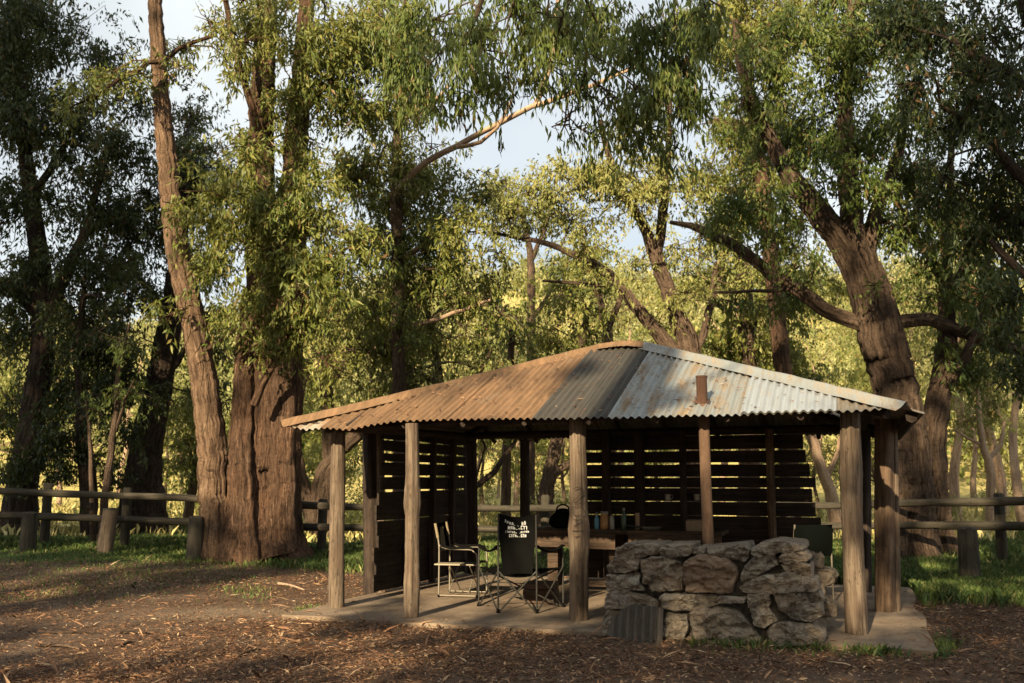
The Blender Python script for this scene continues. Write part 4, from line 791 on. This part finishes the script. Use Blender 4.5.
tree('great_forked_gum_tree', 'massive forked gum at the right with a hollow base and long low limb', 'tree', 20,
 [[(913, None, 30), (911, 525, 25), (909, 470, 23), (902, 420, 23), (893, 380, 24), (882, 340, 23.5), (872, 300, 22), (862, 265, 20), (853, 240, 14), (851, 205, 12), (847, 160, 10), (845, 110, 8), (850, 40, 6), (855, -40, 4)],
  [(862, 275, 17), (842, 242, 14), (815, 207, 12.5), (796, 185, 11), (776, 150, 8.5), (756, 110, 6.5), (742, 70, 5), (735, 20, 3.5)], [(866, 255, 10), (878, 205, 7.5), (898, 155, 5.5), (905, 100, 4)],
  [(874, 326, 8.5), (842, 318, 8), (815, 303, 7.5), (795, 288, 7), (772, 275, 6.5), (748, 255, 6), (728, 242, 5.5), (706, 232, 5), (690, 226, 3.5), (670, 222, 2)], [(797, 288, 3), (770, 291, 2.2), (714, 293, 1.4)], [(884, 325, 8), (905, 322, 7.5), (930, 320, 7), (965, 333, 7, .5), (1000, 346, 6.5, .8), (1035, 354, 6, 1)],
  [(932, None, 22, .6), (934, 520, 17, .6), (933, 470, 14, .6), (934, 430, 13, .6), (940, 392, 11.5, .6), (946, 350, 10, .6), (947, 315, 8.5, .6), (946, 280, 7.5, .6), (948, 240, 5, .6), (950, 190, 4, .6), (952, 130, 3, .6)], [(945, 285, 5.5, .6), (928, 255, 5, .4), (908, 222, 4, .2), (892, 195, 3)], [(940, 395, 8, .6), (955, 372, 6.5, .3), (966, 355, 5, .1), (976, 332, 4), (984, 295, 3), (990, 250, 2.5)], [(950, 290, 5, .6), (972, 252, 4, .5), (985, 205, 3.2, .4), (1000, 160, 2.5)], [(893, None, 15, -.4), (897, 520, 10, -.3), (900, 460, 7, -.2)], [(951, None, 11, .2), (946, 530, 8, .4), (938, 490, 6, .5)]],
 [(733, 215, 30, 24, -1), (790, 122, 36, 34), (832, 80, 40, 40), (798, 40, 38, 38), (850, 140, 38, 32), (880, 58, 38, 40), (902, 120, 40, 36), (868, 188, 28, 22, -.8), (915, 180, 32, 26), (765, 75, 28, 30, -.6), (820, 145, 28, 24, -1.2), (780, 195, 28, 22, -1.2, .8), (825, 182, 22, 14, -1, .6), (930, 250, 26, 18, 0, .8), (960, 205, 26, 24), (895, 235, 20, 20, 0, .6), (990, 280, 26, 22), (965, 300, 18, 15, 0, .6), (815, 255, 18, 14, -.8, .5), (770, 240, 22, 16, -.6, .5), (875, 285, 10, 10, -1.3, .5), (840, 10, 40, 30), (920, 20, 40, 40), (795, 268, 18, 10, -.5, .5)],
 BARK_GREY, LEAF_GREEN, .13, .032, 1.05, sides=56, lw=.9, seed=24, auto=46, ridge=.06)
tree('dark_gum_tree', 'dark dense gum leaning into the upper right corner of the photo', 'tree', 15.5,
 [[(1125, None, 26), (1115, 450, 22), (1100, 350, 20), (1085, 250, 17), (1060, 150, 13), (1040, 60, 10), (1020, -30, 7)], [(1088, 270, 9), (1050, 205, 7), (1010, 165, 5.5), (975, 130, 4), (940, 105, 2.5)], [(1095, 330, 8), (1060, 300, 6), (1020, 270, 4.5), (990, 240, 3)], [(1050, 100, 7), (1000, 70, 5), (950, 40, 3.5)]],
 [(938, 38, 45, 45), (995, 50, 50, 55), (955, 120, 42, 42), (1008, 160, 40, 48), (942, 188, 32, 28), (985, 232, 36, 32), (1012, 300, 34, 30), (1012, 225, 34, 40), (895, 30, 30, 32), (1010, 370, 26, 24, 1, .7), (1015, 100, 40, 50), (990, 330, 24, 15, 0, .6), (915, 85, 24, 28)], BARK_SHADED, LEAF_SHADED, .13, .03, 1.0, seed=26, auto=14)
tree('overhanging_gum_tree', 'gum whose long drooping leaves hang down over the top middle of the photo', 'tree', 13.5,
 [[(1420, None, 30), (1400, 300, 26), (1330, 60, 22), (1180, -110, 17), (960, -190, 13), (780, -180, 9), (640, -140, 6), (520, -110, 4), (420, -80, 3)], [(800, -180, 6), (720, -100, 4.5), (680, -20, 3)], [(650, -142, 5), (600, -70, 4), (570, 0, 2.6), (540, 60, 1.6)], [(540, -115, 4), (500, -40, 3), (470, 30, 2)]],
 [(432, 20, 40, 36), (470, 52, 38, 40), (512, 18, 42, 40), (556, 40, 38, 38), (600, 30, 42, 42), (642, 52, 40, 42), (680, 45, 32, 44), (662, 105, 30, 30), (622, 102, 28, 26), (690, 105, 18, 30), (460, 100, 24, 22, 0, .7), (420, 75, 28, 32), (500, 88, 24, 20, 0, .7), (585, 82, 24, 20, 0, .7), (595, 140, 14, 14, 0, .6), (640, 138, 20, 20, 0, .7), (672, 145, 14, 18, 0, .6), (540, 85, 18, 16, 0, .5), (700, 20, 24, 30), (570, 130, 10, 14, 0, .5)], BARK_GREY, LEAF_GREEN, .15, .026, 1.15, droop=1.5, seed=28, anyz=True, auto=6)
# through the shelter opening
tree('gum_tree', 'dark straight trunk seen through the shelter opening left of its back post', 'tree', 29, [[(506, None, 6), (506, 500, 5), (507, 450, 4.5), (509, 400, 4), (512, 330, 3)]], [(520, 345, 26, 18), (500, 320, 24, 18), (530, 380, 22, 14)], BARK_GREY, LEAF_OLIVE, .15, .045, .8, seed=31)
tree('gum_tree', 'leaning grey trunk seen through the shelter opening beside the carved post', 'tree', 28, [[(542, None, 9), (546, 495, 7.5), (552, 465, 6.5), (557, 440, 6), (566, 400, 5), (580, 350, 4), (590, 300, 3)], [(550, 478, 4), (560, 468, 4), (572, 462, 3)]], [(560, 345, 30, 18), (590, 335, 24, 18), (545, 330, 24, 18), (575, 300, 26, 18)], BARK_GREY, LEAF_OLIVE, .15, .045, .8, seed=32)
tree('leaning_branch_tree', 'thin bent dark stem curving across the left of the shelter opening', 'tree', 25, [[(462, None, 3.5), (468, 492, 3), (480, 483, 3), (494, 472, 2.8), (503, 457, 2.4), (512, 446, 2), (522, 430, 1.4)], [(470, 490, 1.5), (478, 470, 1.2), (486, 445, .8)]], [(510, 440, 12, 8, 0, .4), (482, 440, 12, 12, 0, .4)], BARK_SHADED, LEAF_OLIVE, .1, .03, .7, seed=33)
for bx, nm, lb, Y, lm in ((607, 'gum_tree', 'forked dark small gum just above the left of the roof peak', 33, [[(609, None, 7), (608, 350, 6), (605, 320, 5), (597, 292, 3.5), (588, 262, 2)], [(607, 330, 4), (618, 305, 3), (626, 285, 2)]]),
                          (528, 'gum_tree', 'slim pale gum above the roof with its fork in the sky gap', 35, [[(530, None, 5), (531, 330, 4.5), (531, 270, 4), (528, 240, 3), (520, 205, 1.8)], [(531, 262, 2.5), (541, 238, 2), (550, 215, 1.2)], [(531, 320, 2.5), (546, 300, 2), (556, 280, 1.2)]]),
                          (822, 'pale_gum_tree', 'pale leaning gum in the gap left of the front corner post', 30, [[(838, None, 7), (832, 500, 6), (822, 470, 5.5), (812, 440, 5), (800, 400, 4), (790, 360, 3)], [(826, 480, 3), (838, 450, 2.5), (846, 400, 2)]]),
                          (985, 'pale_gum_tree', 'small sunlit pale gum forking beyond the fence at the far right', 29, [[(992, None, 5), (990, 470, 4.2), (984, 450, 3.6), (980, 425, 3), (978, 395, 2)], [(987, 460, 2.6), (1000, 445, 2.2), (1004, 420, 1.4)], [(983, 445, 2), (968, 438, 1.6), (955, 430, 1)]])):
    r_ = np.random.default_rng(bx)
    tree(nm, lb, 'tree', Y, lm, [(lm[0][-1][0] + r_.uniform(-26, 26), lm[0][-1][1] + r_.uniform(-22, 40), r_.uniform(16, 24), r_.uniform(12, 18)) for _ in range(6)], BARK_PALE if 'pale' in nm else BARK_GREY, LEAF_GOLD if bx in (528, 985) else LEAF_OLIVE, .15, .045, .75, seed=bx)

# ------------------------------------------------------------------ the sunlit bush beyond the fence: single gums
def bush_gum(seed, h, bark, leaf, name):
    r = np.random.default_rng(seed); t_ = thing(name, None, 'tree'); tr = MB(); br = tr; cl = []
    lean = r.normal(0, .10, 2) * h; n = 7; tt = np.linspace(0, 1, n); pts = np.stack([lean[0] * tt ** 1.5, lean[1] * tt ** 1.5, -.2 + h * .85 * tt], 1); pts[1:-1, :2] += r.normal(0, .10, (n - 2, 2))
    rad = .028 * h ** .9 * (1.15 - tt) * .55; tr.tube(pts, rad, 10, .05, step=.3)
    for k in range(7):
        a = r.uniform(.35, .95); i = int(a * (n - 1)); p0 = pts[i]; d = unit(np.array([r.normal(), r.normal(), r.uniform(.3, 1.2)])); e = p0 + d * h * r.uniform(.18, .34)
        br.tube(np.array([p0, (p0 + e) / 2 + (0, 0, -.1), e]), np.array([rad[i] * .6, rad[i] * .45, .012]), 7, step=.3, cap=False)
        for q in range(3): cl.append((*(e + r.normal(0, .45, 3)), *(r.uniform(.5, 1.0, 2) * h / 9), r.uniform(.35, .65) * h / 9, 190))
    for q in range(4): cl.append((*(pts[-1] + r.normal(0, .5, 3)), .8, .8, .6, 190))
    tr.build('trunk', bark, t_); f = MB(); foliage(f, cl, .17, .055, per=10, seed=seed); f.build('crown', leaf, t_, smooth=False); return t_
protos = [bush_gum(401, 9.5, BARK_PALE, LEAF_GOLD, 'slender_gum_tree'), bush_gum(402, 7.5, BARK_GREY, LEAF_GOLD, 'slender_gum_tree'), bush_gum(403, 11, BARK_PALE, LEAF_HILL, 'slender_gum_tree'), bush_gum(404, 6, BARK_GREY, LEAF_OLIVE, 'slender_gum_tree')]
spots = [(35, 36), (62, 44), (165, 40), (182, 52), (225, 46), (300, 42), (345, 38), (372, 47), (410, 40), (436, 52), (455, 36), (476, 48), (486, 40), (498, 56), (515, 44), (538, 50), (565, 40), (580, 54), (618, 44), (640, 56), (660, 42), (690, 50), (720, 38), (742, 54), (775, 40), (800, 46), (815, 36), (826, 52), (845, 42), (872, 38), (890, 50), (930, 40), (955, 35), (972, 46), (1000, 38), (1020, 32), (1035, 50), (120, 54), (265, 56), (-10, 44), (330, 60), (400, 64), (455, 66), (530, 68), (605, 66), (680, 68), (760, 66), (850, 64), (940, 58), (140, 66), (210, 66), (70, 62)]
used = [False] * 4
for k, (px, Y) in enumerate(spots):
    i = int(rng.integers(0, 4)); o = protos[i] if not used[i] else copy_tree(protos[i]); used[i] = True
    X = ray(px, 470)[0] * Y; o.location = (X, Y, float(gz(X, Y)) - .05); o.rotation_euler = (0, 0, rng.uniform(0, 6.28)); s_ = rng.uniform(.75, 1.15) * (1 + .3 * (px > 880)) * (.75 if Y > 60 else 1); o.scale = (s_, s_, s_)
    zone = 'left of the huge gum' if px < 215 else 'between the huge gum and the shelter roof' if px < 470 else 'above the middle of the roof' if px < 700 else 'above the silver end of the roof' if px < 800 else 'beside the front corner post' if px < 880 else 'right of the great forked gum'
    far = 'distant small' if Y > 53 else 'slender'
    tag(o, f'{far} {"pale" if i in (0, 2) else "grey"} {"golden" if i < 3 else "olive"} gum beyond the fence, {zone}', 'tree', 'slender gums in the sunlit bush beyond the fence')

# understorey scrub and the wooded hillside: masses nobody could count
def scrub(name, seed, n, xr, yr, hr, leaf, L, W, per, kindlabel):
    r = np.random.default_rng(seed); x = r.uniform(-1, 1, n); y = yr[0] + (yr[1] - yr[0]) * r.uniform(0, 1, n) ** .8; x = x * (xr * y); h = r.uniform(*hr, n); cl = [(x[k], y[k], float(gz(x[k], y[k])) + h[k] * .5, h[k] * .62, h[k] * .62, h[k] * .55, per * (h[k] / np.mean(hr)) ** 1.5) for k in range(n)]
    f = MB(); foliage(f, cl, L, W, per=10, seed=seed, droop=.5); o = f.build(name, leaf, smooth=False); tag(o, kindlabel, 'scrub', None, 'stuff'); return o
scrub('understorey_scrub', 51, 90, .62, (29, 46), (.6, 1.8), LEAF_GOLD, .15, .05, 300, 'low olive scrub growing under the gums beyond the fence')
scrub('hillside_wood', 52, 520, .68, (62, 165), (3.0, 7.0), LEAF_HILL, .55, .26, 330, 'golden sunlit trees covering the far hillside')
scrub('hillside_wood', 53, 260, .68, (62, 165), (3.0, 6.5), LEAF_OLIVE, .55, .26, 300, 'olive green trees mixed through the far hillside')

# ------------------------------------------------------------------ unseen tall gums behind the viewpoint
def lit(u, z):
    """chosen openness of the unseen canopy, so sun lands on set spots"""
    if z < 1.9:
        if -9.6 < u < -6.0 and z > -1.1: return .97
        if -6.5 <= u < -4.3 and z > -.2: return .95
        if -.4 < u < .6 and .6 < z < 1.3: return .85
        return .02 if z > -1 or u < -9 or u > .5 else (.05 if u < -6.5 and z < -2.2 else .16)
    if z < 4.5 and -9 < u < 2: return (.92 if z < 2.3 or u < -6 else .88) if u < .3 else (.5 if u < .6 else .03)
    if u < -16.5: return .03
    if u < -9: return (.45 if z < 3.8 else .95) if u > -14.5 else (.05 if z < 3.8 else .5)
    if u > 1.6: return .05
    if u > -1.2: return .22 if z < 10 else .5
    if u > -5.8 and 6.5 < z < 11.5: return .15
    return .97
def sheet_crown(n, seed, ur, zr, dist):
    r = np.random.default_rng(seed); cl = []
    for _ in range(n):
        u, z = r.uniform(*ur), r.uniform(*zr)
        if r.uniform() < lit(u, z): continue
        x, y = to_xy(u, 11.0); p = np.array([x, y, z]) - TRAVEL * r.uniform(*dist); rr = r.uniform(.25, .5)
        cl.append((*p, rr, rr, rr, 190))
    for _ in range(n):
        u, z = r.uniform(*ur), r.uniform(*zr)
        if not (lit(u, z) < .12 and lit(u - .5, z) < .3 and lit(u + .5, z) < .3 and (u > .9 or u < -14)): continue
        x, y = to_xy(u, 11.0); p = np.array([x, y, z]) - TRAVEL * r.uniform(*dist); rr = r.uniform(.25, .5)
        cl.append((*p, rr, rr, rr, 190))
    return cl
for k, (ur, seed) in enumerate((((-26, -15), 61), ((-15, -6), 62), ((-6, 1), 63), ((1, 13), 64))):
    cl = sheet_crown(int((ur[1] - ur[0]) * 27 * 3.6), seed, ur, (-6, 21), (21, 26)); uc = sum(ur) / 2; x, y = to_xy(uc, 11.0); b = np.array([x, y, 0]) - TRAVEL * 23.5; b[2] = float(gz(b[0], b[1]))
    t_ = thing('tall_gum_tree', ('unseen tall gum behind the viewpoint, farthest left', 'unseen tall gum behind the viewpoint, left of the middle', 'unseen tall gum behind the viewpoint, right of the middle', 'unseen tall gum behind the viewpoint, farthest right')[k], 'tree', b, 0, 'unseen tall gums behind the viewpoint')
    mb = MB(); mb.tube(np.array([(b[0], b[1], -.3), (b[0] + .2, b[1], 8), (b[0] - .2, b[1], 16), (b[0], b[1], 24)]), np.array([.6, .45, .3, .1]), 20, .05, step=.4); mb.build('trunk', BARK_GREY, t_, origin=b)
    mb = MB()
    for c in cl[::5]: z0 = max(3.0, min(22, c[2] - 1.0)); mb.tube(np.array([(b[0], b[1], z0), ((b[0] + c[0]) / 2, (b[1] + c[1]) / 2, (z0 + c[2]) / 2 + .3), c[:3]]), np.array([.05, .035, .01]), 5, step=.8, cap=False)
    mb.build('branches', BARK_GREY, t_, origin=b); f = MB(); foliage(f, cl, .16, .075, per=10, seed=seed); f.build('crown', LEAF_GREEN, t_, origin=b, smooth=False)

# strips of bark peeling off the leaning stem of the huge gum
bg_ = [o for o in bpy.data.objects if o.name == 'big_gum_tree'][0]
for px0, py0, ln, dx in ((184, 292, 50, -3), (190, 318, 34, -6), (200, 352, 40, 2), (176, 250, 26, -5), (207, 395, 44, -3)):
    y_ = 19.0; a = P(px0, py0, y_); pts = [P(px0 + dx * t_ + 2.5 * math.sin(t_ * 4), py0 + ln * t_, y_ - .10 * math.sin(t_ * 3) - .08) for t_ in np.linspace(0, 1, 9)]
    mb = MB(); mb.tube(np.array(pts), np.linspace(.035, .012, 9), 8, .1, flat=.25); mb.build('bark_strip', BARK_TAN, bg_, origin=bg_.location)
# leaves and twigs lying on the roof
r = np.random.default_rng(91); n = 420; a = r.uniform(.3, LW_ - .5, n); tt = r.uniform(.02, .95, n); e_ = np.array([1.0, 0, 0]); up_ = np.array([0, RW - EW0, RZ - EZ])
lim = np.where(EU0 + a < RU0, a / (RU0 - EU0), np.where(EU0 + a > RU1, (LW_ - a) / (EU1 - RU1), 1)); k = tt < lim - .04; a, tt = a[k], tt[k]; n = len(a)
p = np.stack([EU0 + a, EW0 + (RW - EW0) * tt, EZ + (RZ - EZ) * tt + dzf(a) * (1 - tt) ** 1.6 + .034], 1); wx, wy = to_xy(p[:, 0], p[:, 1]); th_ = r.uniform(0, 6.28, n)
d = np.stack([np.cos(th_), np.sin(th_), .43 * np.sin(th_)], 1); sd_ = np.stack([-np.sin(th_), np.cos(th_), .43 * np.cos(th_)], 1)
mb = MB(); leaf_quads(mb, np.stack([wx, wy, p[:, 2]], 1), d, sd_, r.uniform(.04, .12, n), r.uniform(.01, .026, n)); tag(mb.build('roof_leaf_litter', LITTER, smooth=False), 'fallen gum leaves scattered over the front slope of the iron roof', 'leaf litter', None, 'stuff')

# ------------------------------------------------------------------ ground cover
def inside_slab(x, y, m=0.0):
    u, w_ = to_uw(x, y); return (u > SLAB[0] - m) & (u < SLAB[1] + m) & (w_ > SLAB[2] - m) & (w_ < SLAB[3] + m)
def blades(name, x, y, h, wd, mat, label, seed):
    r = np.random.default_rng(seed); n = len(x); b = np.stack([x, y, gz(x, y) - .01], 1); a = r.uniform(0, 6.28, n); s_ = np.stack([np.cos(a), np.sin(a), 0 * a], 1) * wd[:, None] / 2
    ln = np.stack([r.normal(0, .35, n), r.normal(0, .35, n), np.ones(n)], 1) * h[:, None]; v = np.stack([b - s_, b + s_, b + ln * .6 + s_ * .6, b + ln + np.stack([r.normal(0, .2, n) * h, r.normal(0, .2, n) * h, 0 * h], 1)], 1).reshape(-1, 3)
    mb = MB(); mb.add(v, np.arange(n * 4).reshape(-1, 4)); return tag(mb.build(name, mat, smooth=False), label, 'grass', None, 'stuff')
r = np.random.default_rng(71); n = 800000; y = 11.5 + 16 * r.uniform(0, 1, n); x = r.uniform(-.8, .8, n) * y
keep = (r.uniform(0, 1, n) < grass_mask(x, y) * (.55 + .5 * vnoise(x * .9, y * .9, 31))) & ~inside_slab(x, y, .08); x, y = x[keep], y[keep]
blades('grass', x, y, r.uniform(.07, .22, len(x)) * (.8 + .4 * vnoise(x * .7, y * .7, 33)), r.uniform(.008, .018, len(x)), GRASS, 'green grass under the trees along the fence', 72)
# tufts at the foot of the stones, the slab edge and the huge gum
tx, ty = [], []
for px, py, sx_, sy_, n in ((745, 637, 22, 6, 2600), (705, 636, 10, 4, 500), (815, 645, 30, 4, 900), (880, 652, 18, 3, 500), (312, 611, 10, 2, 250), (250, 592, 16, 4, 300), (945, 650, 8, 5, 300), (225, 563, 40, 4, 1200), (290, 562, 30, 5, 1200), (60, 588, 60, 9, 1600), (150, 573, 60, 7, 2600), (855, 632, 9, 3, 200), (40, 565, 50, 5, 1800)):
    qx = r.normal(px, sx_, n); qy = r.normal(py, sy_, n)
    for a, b in zip(qx, qy):
        q = on_z(a, min(675, max(552, b)), -.05)
        if not inside_slab(q[0], q[1], -.02) : tx.append(q[0]); ty.append(q[1])
tx, ty = np.array(tx), np.array(ty); blades('grass_tufts', tx, ty, np.where(ty < 11.5, r.uniform(.03, .12, len(tx)), r.uniform(.02, .085, len(tx))), r.uniform(.004, .009, len(tx)), GRASS, 'small green tufts at the foot of the stones and trunks', 73)
n = 60000; y = 23 + 30 * r.uniform(0, 1, n) ** .8; x = r.uniform(-.6, .6, n) * y; keep = r.uniform(0, 1, n) < .35 + .6 * vnoise(x * .5, y * .5, 35); x, y = x[keep], y[keep]
blades('dry_grass', x, y, r.uniform(.12, .38, len(x)), r.uniform(.02, .045, len(x)), DRYGRASS, 'sunlit dry grass of the field beyond the fence', 74)
# leaf and bark litter
n = 240000; y = 6.6 + 14 * r.uniform(0, 1, n) ** 1.25; x = r.uniform(-.86, .86, n) * y; dens = (1 - .85 * grass_mask(x, y)) * (.34 + .66 * S(.55 + .75 * vnoise(x * .55, y * 1.1, 41) + .35 * vnoise(x * 2.4, y * 2.4, 42)))
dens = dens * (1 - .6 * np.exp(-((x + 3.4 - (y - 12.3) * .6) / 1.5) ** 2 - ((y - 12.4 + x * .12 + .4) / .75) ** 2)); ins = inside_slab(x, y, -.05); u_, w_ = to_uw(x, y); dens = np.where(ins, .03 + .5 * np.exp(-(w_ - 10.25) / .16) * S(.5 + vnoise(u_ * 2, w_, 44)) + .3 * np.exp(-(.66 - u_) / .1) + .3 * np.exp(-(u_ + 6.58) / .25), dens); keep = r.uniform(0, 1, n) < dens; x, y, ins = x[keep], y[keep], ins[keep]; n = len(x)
z = np.where(ins, .006, gz(x, y) + r.uniform(.004, .035, n)); L = r.uniform(.018, .085, n); W = r.uniform(.006, .018, n); bark = r.uniform(0, 1, n) < .03; L = np.where(bark, r.uniform(.08, .34, n), L); W = np.where(bark, r.uniform(.012, .03, n), W); L = np.where(ins, L * .7, L)
a = r.uniform(0, 6.28, n); tilt = np.where(ins, .03, r.normal(0, .28, n)); d = np.stack([np.cos(a), np.sin(a), tilt], 1); side = np.stack([-np.sin(a), np.cos(a), np.where(ins, .1, r.normal(0, .5, n))], 1)
mb = MB(); leaf_quads(mb, np.stack([x, y, z], 1), d, side, L, W); tag(mb.build('leaf_litter', LITTER, smooth=False), 'brown gum leaves and bark flakes littering the clearing', 'leaf litter', None, 'stuff')
for px0, py0, px1, py1, rr_, lb in ((278, 583, 304, 589, .022, 'pale stick lying left of the shelter in front of the huge gum'), (36, 645, 80, 649, .02, 'long grey stick on the ground in the lower left'), (120, 632, 182, 634, .018, 'thin straight stick right of the long grey stick'), (45, 633, 90, 632, .012, 'faint thin twig above the long grey stick'), (395, 657, 450, 655, .013, 'thin brown stick in the litter below the second post'), (238, 655, 262, 648, .014, 'short stick pointing up right in the lower litter'), (26, 551, 29, 557, .03, 'small pale bark chunk at the foot of the leftmost bollard'), (120, 646, 134, 642, .014, 'short twig on bare soil in the lower left')):
    a = on_z(px0, py0, -.03); b = on_z(px1, py1, -.03); m = (a + b) / 2; 
    for q in (a, b, m): q[2] = float(gz(q[0], q[1])) + rr_ * .9
    m = m + np.array([0, .04, .012]); mb = MB(); mb.tube(np.array([a, m, b]), np.array([rr_, rr_ * .9, rr_ * .5]), 8, .08, step=.1); o = mb.build('fallen_stick', BARK_PALE if 'pale' in lb else BARK_GREY, origin=m); o.location = m; tag(o, lb, 'stick')
